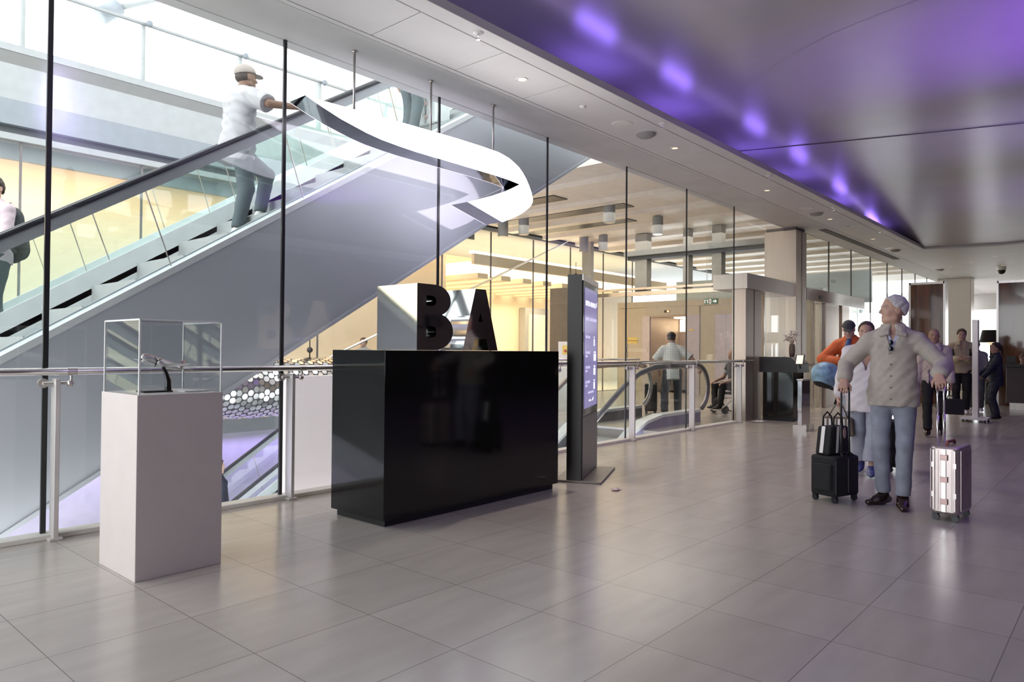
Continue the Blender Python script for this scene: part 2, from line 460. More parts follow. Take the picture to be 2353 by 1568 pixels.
# ------------------------------------------------------------------ people
V3 = lambda *a: np.array(a, float)
def nrm(v): v = np.array(v, float); return v / max(np.linalg.norm(v), 1e-9)
def ik(a, b, l1, l2, pole):
    d = b - a; L = np.linalg.norm(d); u = d / max(L, 1e-9); L = min(L, (l1 + l2) * 0.998)
    x = (l1 * l1 - l2 * l2 + L * L) / (2 * L); h = math.sqrt(max(l1 * l1 - x * x, 0))
    p = np.array(pole, float) - u * (np.array(pole, float) @ u)
    return a + u * x + nrm(p) * h, a + u * L
def rot(yaw, pitch=0.0, roll=0.0):
    """columns: right, forward, up (yaw turns towards the person's left, pitch looks up)"""
    R = Matrix.Rotation(yaw, 3, 'Z') @ Matrix.Rotation(pitch, 3, 'X') @ Matrix.Rotation(roll, 3, 'Y')
    return np.array(R)

mat('skin_a', (0.56, 0.34, 0.26), 0.5); mat('skin_b', (0.60, 0.40, 0.32), 0.5); mat('skin_c', (0.20, 0.115, 0.075), 0.5); mat('skin_d', (0.42, 0.25, 0.18), 0.5)
mat('lips', (0.42, 0.19, 0.16), 0.45); mat('eye_white', (0.75, 0.73, 0.70), 0.3); mat('eye_dark', (0.03, 0.025, 0.02), 0.2); mat('brow', (0.16, 0.12, 0.1), 0.8); mat('brow_grey', (0.36, 0.3, 0.28), 0.8)
mat('hair_silver', (0.60, 0.57, 0.58), 0.7, var=0.2, vs=60, bump=0.6, bs=120); mat('hair_dark', (0.035, 0.024, 0.018), 0.6, var=0.2, vs=60, bump=0.5, bs=120); mat('hair_brown', (0.07, 0.05, 0.036), 0.6, var=0.2, vs=60, bump=0.5, bs=120); mat('hair_light', (0.30, 0.2, 0.12), 0.6, var=0.2, vs=60)
mat('linen_sand', (0.50, 0.45, 0.40), 0.85, var=0.07, vs=25, bump=0.25, bs=400)
mat('shirt_blue', (0.55, 0.56, 0.72), 0.8); mat('jean_light', (0.29, 0.305, 0.38), 0.85, var=0.1, vs=14, bump=0.2, bs=300); mat('jean_pale', (0.42, 0.45, 0.55), 0.85, var=0.08, vs=14)
mat('blouse', (0.80, 0.76, 0.79), 0.8); mat('orange_coat', (0.72, 0.14, 0.03), 0.6); mat('tee_white', (0.40, 0.40, 0.42), 0.8); mat('shirt_pink', (0.58, 0.47, 0.51), 0.8)
mat('navy', (0.012, 0.016, 0.035), 0.7); mat('trouser_black', (0.010, 0.010, 0.011), 0.8); mat('trouser_charcoal', (0.05, 0.055, 0.06), 0.8); mat('trouser_slate', (0.10, 0.125, 0.14), 0.8); mat('khaki', (0.46, 0.39, 0.29), 0.8)
mat('blazer_oat', (0.58, 0.50, 0.46), 0.8); mat('check_shirt', (0.72, 0.72, 0.66), 0.8); add_check('check_shirt', (0.42, 0.44, 0.40)); mat('plaid', (0.32, 0.26, 0.33), 0.8); add_check('plaid', (0.75, 0.7, 0.75)); mat('grey_knit', (0.10, 0.11, 0.11), 0.85)
mat('shoe_oxblood', (0.022, 0.010, 0.008), 0.18, coat=0.4); mat('shoe_black', (0.008, 0.008, 0.009), 0.3); mat('shoe_white', (0.80, 0.79, 0.77), 0.5); mat('shoe_blue', (0.08, 0.10, 0.26), 0.4); mat('cap_grey', (0.07, 0.068, 0.075), 0.8); mat('cap_black', (0.02, 0.02, 0.022), 0.7); mat('cap_taupe', (0.33, 0.30, 0.27), 0.8)
mat('button', (0.16, 0.12, 0.09), 0.4); mat('red_patch', (0.55, 0.12, 0.08), 0.7); mat('lens_black', (0.008, 0.008, 0.02), 0.08)

def hand(F, w, d, n, right, curl, sc=1.0, thumb=0.5):
    """palm, four fingers of unequal length and a thumb; d points along the fingers, n out of the palm"""
    d = nrm(d); n = nrm(np.array(n, float) - d * (np.array(n, float) @ d)); a = np.cross(d, n) * (1 if right else -1)   # a: towards the thumb
    P = lambda x, y, z=0: w + (d * x + a * y + n * z) * sc
    for y, e in ((-0.028, 0.078), (-0.01, 0.085), (0.01, 0.086), (0.027, 0.08)):
        F.cone(P(0.0, y * 0.6), 0.015 * sc, P(e, y), 0.0115 * sc, 0.012)
    F.cone(P(-0.02, 0), 0.026 * sc, P(0.02, 0), 0.024 * sc, 0.015, (n, 0.75))
    for y, l, r in ((-0.032, 0.058, 0.0074), (-0.011, 0.072, 0.0082), (0.011, 0.078, 0.0085), (0.031, 0.070, 0.0083)):
        p = P(0.082, y); ang = curl * 0.7
        for q, m in ((0.45, 0.9), (0.3, 1.15), (0.25, 0.7)):
            dd = d * math.cos(ang) + n * math.sin(ang)
            e = p + dd * l * q * sc
            F.cone(p, r * sc, e, r * 0.92 * sc, 0.003); p = e; ang += curl * m
    p = P(0.022, 0.026, 0.004); t = nrm(d * 0.62 + a * 0.66 + n * (0.25 + thumb * 0.4)); e = p + t * 0.042 * sc
    F.cone(p, 0.0125 * sc, e, 0.0105 * sc, 0.008)
    t2 = nrm(d * (0.75 - 0.3 * thumb) + a * (0.35 - thumb * 0.5) + n * (0.3 + thumb * 0.7)); F.cone(e, 0.0102 * sc, e + t2 * 0.032 * sc, 0.0082 * sc, 0.004)

def person(label, loc, face, height=1.75, skin='skin_a', res=0.008, hip=(0, 0, 0), lean=(0, 0), twist=0.0, feet=None, hands=None, look=(0, 0, 0),
           top=None, legs=None, shoe='shoe_black', hair=None, under=None, width=1.0, brow='brow', poles=None, group=None, kneepole=None, name='person', drop=0.028):
    s = height / 1.75
    root = thing(name, label, 'person', loc, face - PI / 2, group)
    hipC = V3(hip[0], hip[1], 0.94 + hip[2]) * s
    up = nrm((lean[0], lean[1], 1.0)); Rt = rot(twist)
    sh = hipC + up * 0.49 * s
    rt = Rt @ V3(1, 0, 0); fw = nrm(np.cross(up, rt)) ; rt = np.cross(fw, up); chest_f = fw
    hr = V3(1, 0, 0); hf = V3(0, 1, 0)
    nb = sh + up * 0.05 * s
    hd = nb + (up * 0.155 + nrm(V3(lean[0], lean[1], 0) + V3(0, 1e-6, 0)) * 0.0 + fw * 0.02) * s
    SHO = {q: sh - up * drop * s + rt * 0.170 * q * s * width for q in (1, -1)}
    HIP = {+1: hipC + hr * 0.088 * s, -1: hipC - hr * 0.088 * s}
    feet = feet or {}; hands = hands or {}
    ANK = {}; KNE = {}; TOE = {}; WRI = {}; ELB = {}; HD = {}
    for q in (1, -1):
        f = feet.get(q, ((0.10 * q, 0.0, 0.085), 0.15 * q, 0.0))
        a = V3(*f[0]) * V3(s, s, 1)
        KNE[q], ANK[q] = ik(HIP[q], a, 0.44 * s, 0.43 * s, (kneepole or {}).get(q, (0.12 * q, 1, 0)))
        TOE[q] = (rot(-f[1], f[2]) @ V3(0, 1, 0), rot(-f[1], f[2]) @ V3(0, 0, 1))
        h = hands.get(q, ((0.255 * q * width, 0.05, 0.80), (0, 0.15, -1), (-q, 0, 0), 0.35))
        w = V3(*h[0]) * (s if not (len(h) > 4 and h[4]) else 1.0)
        ELB[q], WRI[q] = ik(SHO[q], w, 0.285 * s, 0.26 * s, (poles or {}).get(q, (0.35 * q, -1, -0.3)))
        HD[q] = h
    allp = np.array([hd + V3(0, 0, 0.15), hd - V3(0.13, 0.13, 0), hd + V3(0.13, 0.13, 0)] + list(ANK.values()) + [ANK[q] - TOE[q][1] * 0.1 + TOE[q][0] * 0.2 for q in (1, -1)] + list(KNE.values()) + list(ELB.values()) + list(WRI.values()) + [WRI[q] + nrm(HD[q][1]) * 0.19 for q in (1, -1)] + [hipC - 0.17, hipC + 0.17, sh + 0.2 * rt + 0.1 * fw, sh - 0.2 * rt - 0.12 * fw])
    lo, hi = allp.min(0) - 0.06, allp.max(0) + 0.06
    # ---- the body: one surface
    F = Field(lo, hi, res)
    flat = (fw, 0.66)
    F.cone(hipC, 0.128 * s * width, hipC + up * 0.2 * s, 0.112 * s * width, 0.03, flat)
    F.cone(hipC + up * 0.2 * s, 0.110 * s * width, sh - up * 0.1 * s, 0.132 * s * width, 0.03, flat)
    F.cone(SHO[1] * 0.85 + SHO[-1] * 0.15, 0.048 * s, SHO[-1] * 0.85 + SHO[1] * 0.15, 0.048 * s, 0.05)
    F.cone(nb - up * 0.04 * s, 0.06 * s, hd - up * 0.03 * s - fw * 0.012 * s, 0.054 * s, 0.03)
    for q in (1, -1):
        F.cone(SHO[q], 0.052 * s, ELB[q], 0.040 * s, 0.03); F.cone(ELB[q], 0.040 * s, WRI[q], 0.026 * s, 0.012)
        F.cone(HIP[q], 0.075 * s, KNE[q], 0.05 * s, 0.03); F.cone(KNE[q], 0.05 * s, ANK[q], 0.035 * s, 0.015)
        F.cone(ANK[q], 0.034 * s, ANK[q] + (TOE[q][0] * 0.09 - TOE[q][1] * 0.045) * s, 0.024 * s, 0.02)
    Rh = Rt @ rot(look[0], look[1], look[2]) if True else None
    H = lambda x, y, z: hd + Rh @ (V3(x, y, z) * s)
    E = lambda c, r, k=0.02, op='+': F.ell(H(*c), np.array(r) * s, Rh, k, op)
    E((0, -0.012, 0.03), (0.074, 0.096, 0.088), 0.02)
    E((0, 0.016, -0.04), (0.060, 0.068, 0.078), 0.035)
    E((0, 0.058, -0.092), (0.026, 0.022, 0.02), 0.03)
    F.cone(H(-0.05, -0.0, -0.07), 0.02 * s, H(-0.012, 0.06, -0.095), 0.018 * s, 0.02); F.cone(H(0.05, -0.0, -0.07), 0.02 * s, H(0.012, 0.06, -0.095), 0.018 * s, 0.02)
    F.cone(H(-0.036, 0.073, 0.022), 0.011 * s, H(0.036, 0.073, 0.022), 0.011 * s, 0.02)
    for q in (1, -1):
        E((0.031 * q, 0.092, 0.004), (0.016, 0.014, 0.010), 0.012, '-')
        E((0.030 * q, 0.071, 0.004), (0.012, 0.012, 0.012), 0.004)
        E((0.04 * q, 0.055, -0.03), (0.018, 0.018, 0.02), 0.02)
        E((0.076 * q, -0.012, -0.008), (0.010, 0.02, 0.031), 0.006); E((0.085 * q, -0.006, -0.006), (0.006, 0.011, 0.018), 0.006, '-')
    F.cone(H(0, 0.084, 0.012), 0.008 * s, H(0, 0.104, -0.026), 0.011 * s, 0.012); E((0.011, 0.09, -0.032), (0.008, 0.010, 0.007), 0.008); E((-0.011, 0.09, -0.032), (0.008, 0.010, 0.007), 0.008)
    F.cone(H(-0.018, 0.077, -0.060), 0.0075 * s, H(0.018, 0.077, -0.060), 0.0075 * s, 0.01); F.cone(H(-0.015, 0.076, -0.071), 0.0075 * s, H(0.015, 0.076, -0.071), 0.0075 * s, 0.008)
    E((0, 0.088, -0.0655), (0.024, 0.006, 0.0025), 0.004, '-')
    for q in (1, -1):
        hand(F, WRI[q] + nrm(HD[q][1]) * 0.015, HD[q][1], HD[q][2], q == 1, HD[q][3], s)
    def reg(c, r):
        p = H(*c)
        return lambda C_: (((C_ - p) @ Rh / (np.array(r) * s)) ** 2).sum(1) < 1
    paint = [(reg((0, 0.08, -0.066), (0.022, 0.02, 0.011)), 1)]
    for q in (1, -1):
        paint += [(reg((0.030 * q, 0.082, 0.004), (0.0125, 0.012, 0.006)), 2), (reg((0.030 * q, 0.084, 0.004), (0.0055, 0.012, 0.006)), 3), (reg((0.034 * q, 0.08, 0.026), (0.021, 0.02, 0.0055)), 4)]
    F.build('body', [G[skin], G['lips'], G['eye_white'], G['eye_dark'], G[brow]], root, paint)
    # ---- hair or cap
    if hair:
        kind, hm = hair[0], G[hair[1]]
        F = Field(hd - 0.24, hd + 0.24, max(res, 0.006) * 0.9)
        if kind in ('short', 'crop', 'bun', 'ponytail', 'ring'):
            t = 0.012 if kind != 'crop' else 0.006
            E((0, -0.016, 0.034), (0.077 + t, 0.097 + t, 0.089 + t), 0.0)
            if kind != 'ring': E((0, -0.048, -0.015), (0.068 + t * 0.6, 0.058 + t * 0.5, 0.075), 0.02)
            else: F.f[:] = 0.4; E((0, -0.03, -0.01), (0.081, 0.083, 0.055), 0.0)
            F.cut(H(0, {'short': 0.058, 'crop': 0.050}.get(kind, 0.045), 0.078), Rh @ V3(0, 0.86, -0.5))
            F.cut(H(0, -0.02, {'ring': -0.03, 'crop': 0.0}.get(kind, -0.02)), Rh @ V3(0, 0.5, -0.85))
            if kind == 'bun': E((0, -0.13, 0.06), (0.035, 0.035, 0.035), 0.02)
            if kind == 'ponytail':
                E((0, -0.115, 0.03), (0.03, 0.03, 0.03), 0.02); F.cone(H(0, -0.135, 0.01), 0.024 * s, H(0, -0.145, -0.2), 0.012 * s, 0.02)
            F.wrinkle({'short': 0.005, 'crop': 0.003}.get(kind, 0.002), 110)
            F.build('hair', hm, root)
        elif kind == 'cap':
            E((0, -0.012, 0.045), (0.088, 0.108, 0.088), 0.0)
            F.cut(H(0, 0, 0.035), Rh @ V3(0, 0.12, -1))
            Rb = Rh @ rot(0, -0.14); F.ell(H(0, 0.098, 0.036), np.array((0.066, 0.078, 0.0085)) * s, Rb, 0.006)
            F.build('cap', hm, root)
            if len(hair) > 2:
                F = Field(hd - 0.24, hd + 0.24, max(res, 0.006) * 0.9)
                E((0, -0.03, -0.0), (0.081, 0.083, 0.06), 0.0); F.cut(H(0, -0.015, -0.04), Rh @ V3(0, 0.9, -0.5)); F.cut(H(0, 0, 0.045), Rh @ V3(0, 0, 1))
                F.build('hair', G[hair[2]], root)
    # ---- clothes
    def torso(F, r, hem, sleeve, cuff, v=None, neck=0.068, flare=0.0, body=1.0, sl=1.0):
        w = width * body
        bot = hipC + up * (hem - 0.94) * s if hem < 0.94 else hipC
        F.cone(bot - up * 0.05, (0.160 + flare) * s * w + r, hipC, (0.158 + flare * 0.6) * s * w + r, 0.04, (fw, 0.74)); F.cone(hipC, (0.158 + flare * 0.6) * s * w + r, hipC + up * 0.18 * s, 0.140 * s * w + r, 0.04, (fw, 0.72))
        F.cone(hipC + up * 0.16 * s, 0.136 * s * w + r, sh - up * 0.09 * s, 0.155 * s * w + r, 0.05, (fw, 0.70))
        for q in (1, -1): F.cone(nb - up * 0.045 * s + rt * 0.03 * q * s, 0.05 * s + r * 0.7, SHO[q], 0.046 * s + r * 0.8, 0.04)
        F.cone(nb - up * 0.02 * s, 0.062 * s + r * 0.6, nb + up * 0.015 * s, 0.056 * s + r * 0.5, 0.05)
        for q in (1, -1):
            F.cone(SHO[q] - up * 0.006, 0.052 * s * sl + r * 0.9, ELB[q], 0.046 * s * sl + r * 0.9, 0.035)
            if sleeve > 0.5:
                e = ELB[q] + (WRI[q] - ELB[q]) * sleeve
                F.cone(ELB[q], 0.046 * s * sl + r * 0.9, e - nrm(WRI[q] - ELB[q]) * 0.03, cuff * s + r, 0.02)
            else:
                pass
        if sleeve <= 0.5:
            for q in (1, -1):
                e = SHO[q] + (ELB[q] - SHO[q]) * (sleeve * 2); n = nrm(ELB[q] - SHO[q])
                F.wedge([(e, -n), (e + n * 0.6, n), (SHO[q] - rt * 0.045 * q, -rt * q)])
        F.cut(hipC + up * (hem - 0.94) * s, -up)
        F.cut(nb + up * 0.05 * s, up)
        F.cone(nb - up * 0.05, (neck - 0.012) * s, nb + up * 0.14 * s + fw * 0.02, (neck + 0.006) * s, 0.004, None, '-')
        if v:
            o = hipC + up * (v - 0.94) * s
            F.wedge([(o, nrm(rt * 0.93 - up * 0.36)), (o, nrm(-rt * 0.93 - up * 0.36)), (o + fw * 0.0, -fw)])
    if under:
        F = Field(lo, hi, res); torso(F, 0.004, under.get('hem', 0.9), 0.35, 0.04, under.get('v'), 0.064, 0.0, (top or {}).get('body', 1.0) * 0.96)
        F.build('undershirt', G[under['m']], root)
    if top:
        F = Field(lo - 0.03, hi + 0.03, res)
        torso(F, top.get('r', 0.018), top.get('hem', 0.82), top.get('sleeve', 0.97), top.get('cuff', 0.036), top.get('v'), top.get('neck', 0.068), top.get('flare', 0.0), top.get('body', 1.0), top.get('sl', 1.0))
        if top.get('open'):     # an open front, edges falling apart to the hem
            o = hipC + up * (top['v'] - 0.94) * s; g = top['open']
            F.wedge([(hipC + rt * g * s, rt), (hipC - rt * g * s * 0.3, -rt), (hipC, -fw), (o, up)])
        if top.get('wrinkle', 0.003): F.wrinkle(top.get('wrinkle', 0.003), 62, loc[0])
        F.build(top.get('name', 'shirt'), G[top['m']], root)
        if top.get('collar'):
            Fc = Field(nb - 0.2, nb + 0.2, res * 0.8)
            pts = [nb + (rt * math.sin(t) * 0.066 + fw * (math.cos(t) * 0.06 - 0.004) + up * (0.045 - 0.028 * (0.5 + 0.5 * math.cos(t)))) * s for t in np.linspace(0.45, 2 * PI - 0.45, 13)]
            for a, b in zip(pts[:-1], pts[1:]): Fc.cone(a, 0.013 * s, b, 0.013 * s, 0.012)
            for q, p in ((1, pts[0]), (-1, pts[-1])):
                t_ = nb + (rt * 0.088 * q + fw * 0.098 - up * 0.058) * s; i_ = nb + (rt * 0.036 * q + fw * 0.112 - up * 0.045) * s; b_ = nb + (rt * 0.078 * q + fw * 0.035 + up * 0.02) * s
                for a, b in ((p, i_), (p, t_), (i_, t_), (b_, t_), (p, b_), ((p + t_) / 2, (i_ + t_) / 2), ((p + b_) / 2, (t_ + i_) / 2)): Fc.cone(a, 0.0115 * s, b, 0.0115 * s, 0.022)
            Fc.build('collar', G[top.get('cm', top['m'])], root)
        if top.get('buttons'):
            rr = top.get('r', 0.018)
            for z in top['buttons']:
                c = hipC + up * (z - 0.94) * s
                for t in np.arange(0.32, 0.05, -0.002):
                    ii = np.round((c + fw * t + rt * top.get('bx', 0.01) - F.lo) / F.h).astype(int)
                    if F.f[tuple(np.clip(ii, 0, F.n - 1))] < 0: break
                y = t
                MB().cyl(c + fw * (y - 0.004) + rt * top.get('bx', 0.01), c + fw * (y + 0.006) + rt * top.get('bx', 0.01), 0.008, 10).build('button', G['button'], root, world=False)
    if legs:
        F = Field(lo - 0.02, hi + 0.02, res)
        r = legs.get('r', 0.014); hw = legs.get('hemr', 0.062)
        F.cone(hipC + up * 0.1 * s, 0.120 * s * width + r * 0.5, hipC - V3(0, 0, 0.02), 0.132 * s * width + r * 0.5, 0.03, (fw, 0.72))
        for q in (1, -1):
            F.cone(HIP[q], 0.084 * s * width + r, KNE[q], 0.058 * s + r, 0.03)
            e = ANK[q] + (KNE[q] - ANK[q]) * legs.get('up', 0.02); n = nrm(KNE[q] - ANK[q])
            F.cone(KNE[q], 0.058 * s + r, e - n * 0.03, hw * s, 0.025)
        for q in (1, -1):
            e = ANK[q] + (KNE[q] - ANK[q]) * legs.get('up', 0.02); n = nrm(KNE[q] - ANK[q])
            o = [ANK[-q] + (KNE[-q] - ANK[-q]) * 0.5, nrm(ANK[q] - ANK[-q] + V3(1e-4, 0, 0))]
            F.wedge([(e, n), (e - n * 0.35, -n), ((ANK[q] + ANK[-q]) / 2, nrm(V3(ANK[-q][0] - ANK[q][0], ANK[-q][1] - ANK[q][1], 1e-5)))])
        F.cut(hipC + up * 0.13 * s, up)
        F.wrinkle(legs.get('wrinkle', 0.003), 40, loc[1])
        F.build('trousers', G[legs['m']], root)
    for q in (1, -1):
        if shoe is None: break
        d, u = TOE[q]; a = ANK[q]
        F = Field(a - 0.3, a + 0.3, max(0.006, res * 0.8))
        S = lambda y, z, x=0: a + (d * y + u * z + np.cross(d, u) * x) * s
        F.cone(S(-0.045, -0.045), 0.034 * s, S(0.06, -0.05), 0.040 * s, 0.02); F.cone(S(0.06, -0.055), 0.042 * s, S(0.155, -0.06), 0.030 * s, 0.03, (u, 0.8))
        F.cone(S(0.0, -0.02), 0.042 * s, S(0.0, 0.01), 0.040 * s, 0.03); F.cone(S(0.0, -0.01), 0.035 * s, S(0.09, -0.045), 0.03 * s, 0.03)
        F.cut(S(0, -0.083), -u); F.cut(S(0, 0.03), u)
        F.build('shoe', G[shoe], root)
    root['pts'] = 0; del root['pts']
    return root, dict(hd=hd, Rh=Rh, nb=nb, sh=sh, hipC=hipC, up=up, rt=rt, fw=fw, WRI=WRI, ELB=ELB, SHO=SHO, s=s, ANK=ANK)

def to_local(loc, face, p):
    a = face - PI / 2; d = V3(*p) - V3(*loc)
    return (d[0] * math.cos(a) + d[1] * math.sin(a), -d[0] * math.sin(a) + d[1] * math.cos(a), d[2])
# ------------------------------------------------------------------ the setting
WY = 5.58                                   # plane of the glazed wall
MX = [-0.28, 1.54, 3.32, 5.15, 7.01, 8.87, 10.72, 12.57]
SZ = 4.0                                    # underside of the soffit
structure(MB().prism([(-4, -7), (46, -7), (46, 13.0), (10.25, 13.0), (10.25, 5.66), (-4, 5.66)], 'z', -0.3, 0.0).build('floor', G['floor']), 'grey porcelain tiled floor of the concourse')
structure(MB().box(-9, 46, 5.7, 13.2, -5.2, -5.0).build('floor', G['lilac_wall']), 'pale lower level floor seen through the void')
structure(MB().box(-9, 40, 13.0, 13.3, -5.0, -0.32).build('wall_lower', G['lilac_wall']), 'lilac lit wall below the far floor edge')
structure(MB().box(-9, 10.25, 13.0, 17.5, -0.32, 0.0).build('trim_1', G['far_fascia']), 'white edge of the far floor slab')
# ceiling over the concourse
structure(MB().box(-4, 16.02, 4.99, 5.72, SZ, SZ + 0.85).box(16.02, 46, 4.99, 5.62, SZ, SZ + 0.4).build('ceiling', G['soffit']), 'grey soffit strip along the top of the glass wall')
structure(MB().box(-4, 46, 4.93, 4.985, SZ + 0.0, SZ + 0.75).build('trim_2', G['ceil_panel']), 'narrow metal strip beside the soffit')
cp = MB(); xs = [-4, -1.15, 1.8, 3.75, 4.75, 5.76, 8.86, 11.9, 14.95, 18.0, 20.8]
for a, b in zip(xs[:-1], xs[1:]): cp.box(a + 0.006, b - 0.006, 4.285, 4.92, SZ, SZ + 0.1)
structure(cp.build('ceiling', G['ceil_panel'], bevel=0.003), 'white ceiling panels with round speakers and downlights')
structure(MB().box(-4, 20.8, 4.28, 5.0, SZ + 0.1, SZ + 0.13).build('trim_3', G['groove']), 'dark backing in the ceiling joints')
structure(MB().box(-4, 20.8, 4.10, 4.275, SZ + 0.0, SZ + 0.08).build('trim_4', G['ceil_panel'], bevel=0.004), 'white lip along the raised violet ceiling')
# raised satin ceiling in three overlapping sheets
def sheet(edge0, edge1, z, amp, label, drop=0.0):
    mb = MB(); ny = 40; nx = 24; vs = []; fs = []
    for j in range(ny + 1):
        y = 4.98 - j * (11.7 / ny)
        for i in range(nx + 1):
            x0, x1 = edge0(y), edge1(y); x = x0 + (x1 - x0) * i / nx
            vs.append((x, y, z + amp * math.sin(0.55 * y + 0.25 * x) - drop * (i / nx) ** 2))
    for j in range(ny):
        for i in range(nx):
            a = j * (nx + 1) + i
            fs.append((a, a + 1, a + nx + 2, a + nx + 1))
    mb.add(vs, fs)
    return structure(mb.build('ceiling', G['ceil_satin'], smooth=True), label)
e1 = lambda y: 11.3 + (4.4 - y) * 0.33
s0 = lambda y: 8.85 - 1.25 * (1 / (1 + math.exp(-(3.3 - y) * 2.0))) + 0.1 * (y - 3.3)
end = lambda y: 20.75 + 0.45 * math.sin(max(0, min(1, (4.3 - y) / 3.2)) * PI * 0.9) + 0.02 * (4 - y)
sheet(lambda y: -4.0, lambda y: s0(y) + 0.02, 4.608, 0.012, 'nearest satin sheet of the raised violet ceiling')
sheet(s0, lambda y: e1(y) + 0.02, 4.606, 0.012, 'middle satin sheet of the raised violet ceiling')
sheet(e1, end, 4.596, 0.012, 'farthest satin sheet of the raised violet ceiling', 0.56)
structure(MB().box(-4, 26.3, -6.9, 5.0, 4.75, 4.85).build('ceiling', G['ceil_panel']), 'unseen slab added above the violet ceiling to block sky light')  # added out of view, stops sky light falling between the sheets
structure(MB().box(-4, 20.8, -5.6, -5.4, SZ, SZ + 0.215).build('trim_4', G['ceil_panel']), 'unseen white lip added beyond the violet ceiling as a light shield')  # added out of view to shield lamp glare from the glass
structure(MB().box(-4, 20.8, -6.7, -5.6, SZ, SZ + 0.08).build('trim_4', G['ceil_panel']), 'white ceiling margin on the far side')
# lower flat ceiling beyond
mb = MB(); n = 16
poly = [(end(4.6 - 11.4 * k / n), 4.6 - 11.4 * k / n) for k in range(n + 1)]
mb.prism(poly + [(46, -6.8), (46, 4.92), (20.8, 4.92)], 'z', SZ, SZ + 0.35)
structure(mb.build('ceiling', G['ceil_panel']), 'flat white ceiling beyond the violet ceiling')
structure(MB().box(-4, 46, -6.85, -6.6, 0, 4.8).build('wall_right', G['dark_wall']), 'dark wall on the far side of the concourse')
structure(MB().box(-4.3, -4.0, -7, 1.2, 0, 4.8).build('wall_back', G['dark_wall']), 'unseen dark wall added behind the camera to block daylight')  # added out of view, darkens the faces turned towards the hall
# sill and glazing
structure(MB().box(-4, 12.62, 5.50, 5.64, 0.0, 0.035).build('trim_5', G['sill'], bevel=0.004), 'pale metal sill at the foot of the glass wall')
ed = [-9, -4.0] + MX
for i in range(len(MX)):
    a = MX[i]; b = MX[i + 1] if i + 1 < len(MX) else 15.37
    if b > 13: continue
    structure(MB().box(a + 0.012, b - 0.012, WY - 0.006, WY + 0.006, 0.03, SZ).build('window_%d' % (i + 1), G['pane']), 'tall glass pane %s' % ['at the near end beside the display case', 'behind the white plinth and model aircraft', 'behind the left end of the black counter', 'behind the mirrored letters', 'behind the tall information kiosk', 'in front of the escalator landing', 'in front of the lift doors'][i])
structure(MB().box(-4, MX[0] - 0.012, WY - 0.006, WY + 0.006, 0.03, SZ).build('window_9', G['pane']), 'glass pane at the near end of the wall')
structure(MB().box(12.582, 15.37, WY + 0.5, WY + 0.512, 2.8, SZ).build('window_10', G['pane']), 'glass above the steel door portal')
for i, x in enumerate(MX):
    w = [0.016, 0.016, 0.0145, 0.0115, 0.0095, 0.008, 0.007, 0.007][i]
    structure(MB().box(x - w, x + w, WY - 0.012, WY + 0.008, 0.03, SZ).build('trim_6', G['mullion']), 'dark vertical joint %s' % ['out of view', 'behind the plinth', 'left of the black counter', 'behind the mirrored letters', 'left of the kiosk', 'right of the kiosk', 'above the third rail post', 'beside the steel portal'][i])
# column, portal, sliding doors
cl = MB().box(15.37, 16.0, 5.43, 6.12, 0, 3.93).build('column', G['column_steel'], bevel=0.006)
structure(cl, 'brushed steel column beside the black podium')
MB().box(15.70, 15.712, 5.424, 5.43, 0, 3.93).build('panel_joint', G['groove'], cl); MB().box(15.40, 15.97, 5.46, 6.09, 3.93, SZ).build('recess', G['groove'], cl)
d = structure(MB().box(12.9, 15.36, 5.46, 6.15, 2.5, 2.79).build('door_1', G['steel'], bevel=0.006), 'brushed steel portal header left of the column')
MB().box(12.98, 13.36, 5.52, 5.80, 0, 2.5).build('door_jamb', G['column_steel'], d, bevel=0.004); MB().box(13.36, 13.372, 5.515, 5.8, 0, 2.5).build('panel_joint', G['groove'], d)
MB().box(13.38, 13.75, 5.53, 5.80, 0, 2.5).build('door_jamb', G['column_steel'], d, bevel=0.004)
MB().box(14.1, 15.3, 5.62, 5.632, 0.02, 2.48).build('door_glass', G['pane_green'], d); MB().box(14.05, 14.1, 5.6, 5.65, 0.0, 2.5).build('door_stile', G['steel_bright'], d)
d = structure(MB().box(16.02, 20.35, 5.40, 5.75, 2.46, 2.74).build('door_2', G['steel_bright'], bevel=0.006), 'sliding door header beyond the steel column')
MB().box(16.75, 17.0, 5.39, 5.4, 2.52, 2.60).build('sensor', G['black_plastic'], d)
for a, b in ((17.45, 18.45), (18.7, 19.3)): MB().box(a, b, 5.48, 5.72, 0, 2.46).build('door_jamb', G['column_steel'], d, bevel=0.004)
for a, b in ((16.1, 16.75), (16.85, 17.35), (19.4, 20.3)): MB().box(a, b, 5.56, 5.572, 0.02, 2.46).build('door_glass', G['pane_green'], d)
for a in (16.77, 17.36, 18.55, 19.32, 20.3): MB().box(a, a + 0.07, 5.54, 5.6, 0, 2.46).build('door_stile', G['steel_bright'], d)
MB().box(16.1, 17.3, 5.53, 5.55, 1.0, 1.05).build('push_bar', G['steel_bright'], d)
ux = [16.02, 16.2, 18.0, 19.8, 21.6, 23.4, 25.2, 27, 28.8, 30.6]
for i, (a, b) in enumerate(zip(ux[:-1], ux[1:])):
    structure(MB().box(a + 0.01, b - 0.01, WY - 0.006, WY + 0.006, 2.74 if b < 20 else 0.0, SZ).build('window_%d' % (i + 11), G['pane_green']), 'glass pane number %d above and beyond the sliding door' % (i + 1))
    structure(MB().box(b - 0.01, b + 0.01, WY - 0.01, WY + 0.02, 2.74 if b < 20 else 0.0, SZ).build('trim_7', G['groove']), 'thin glass joint number %d beyond the steel column' % (i + 1))
structure(MB().box(16.1, 22.5, 5.05, 5.2, SZ - 0.012, SZ).build('trim_8', G['groove']), 'dark slot in the soffit beyond the column')
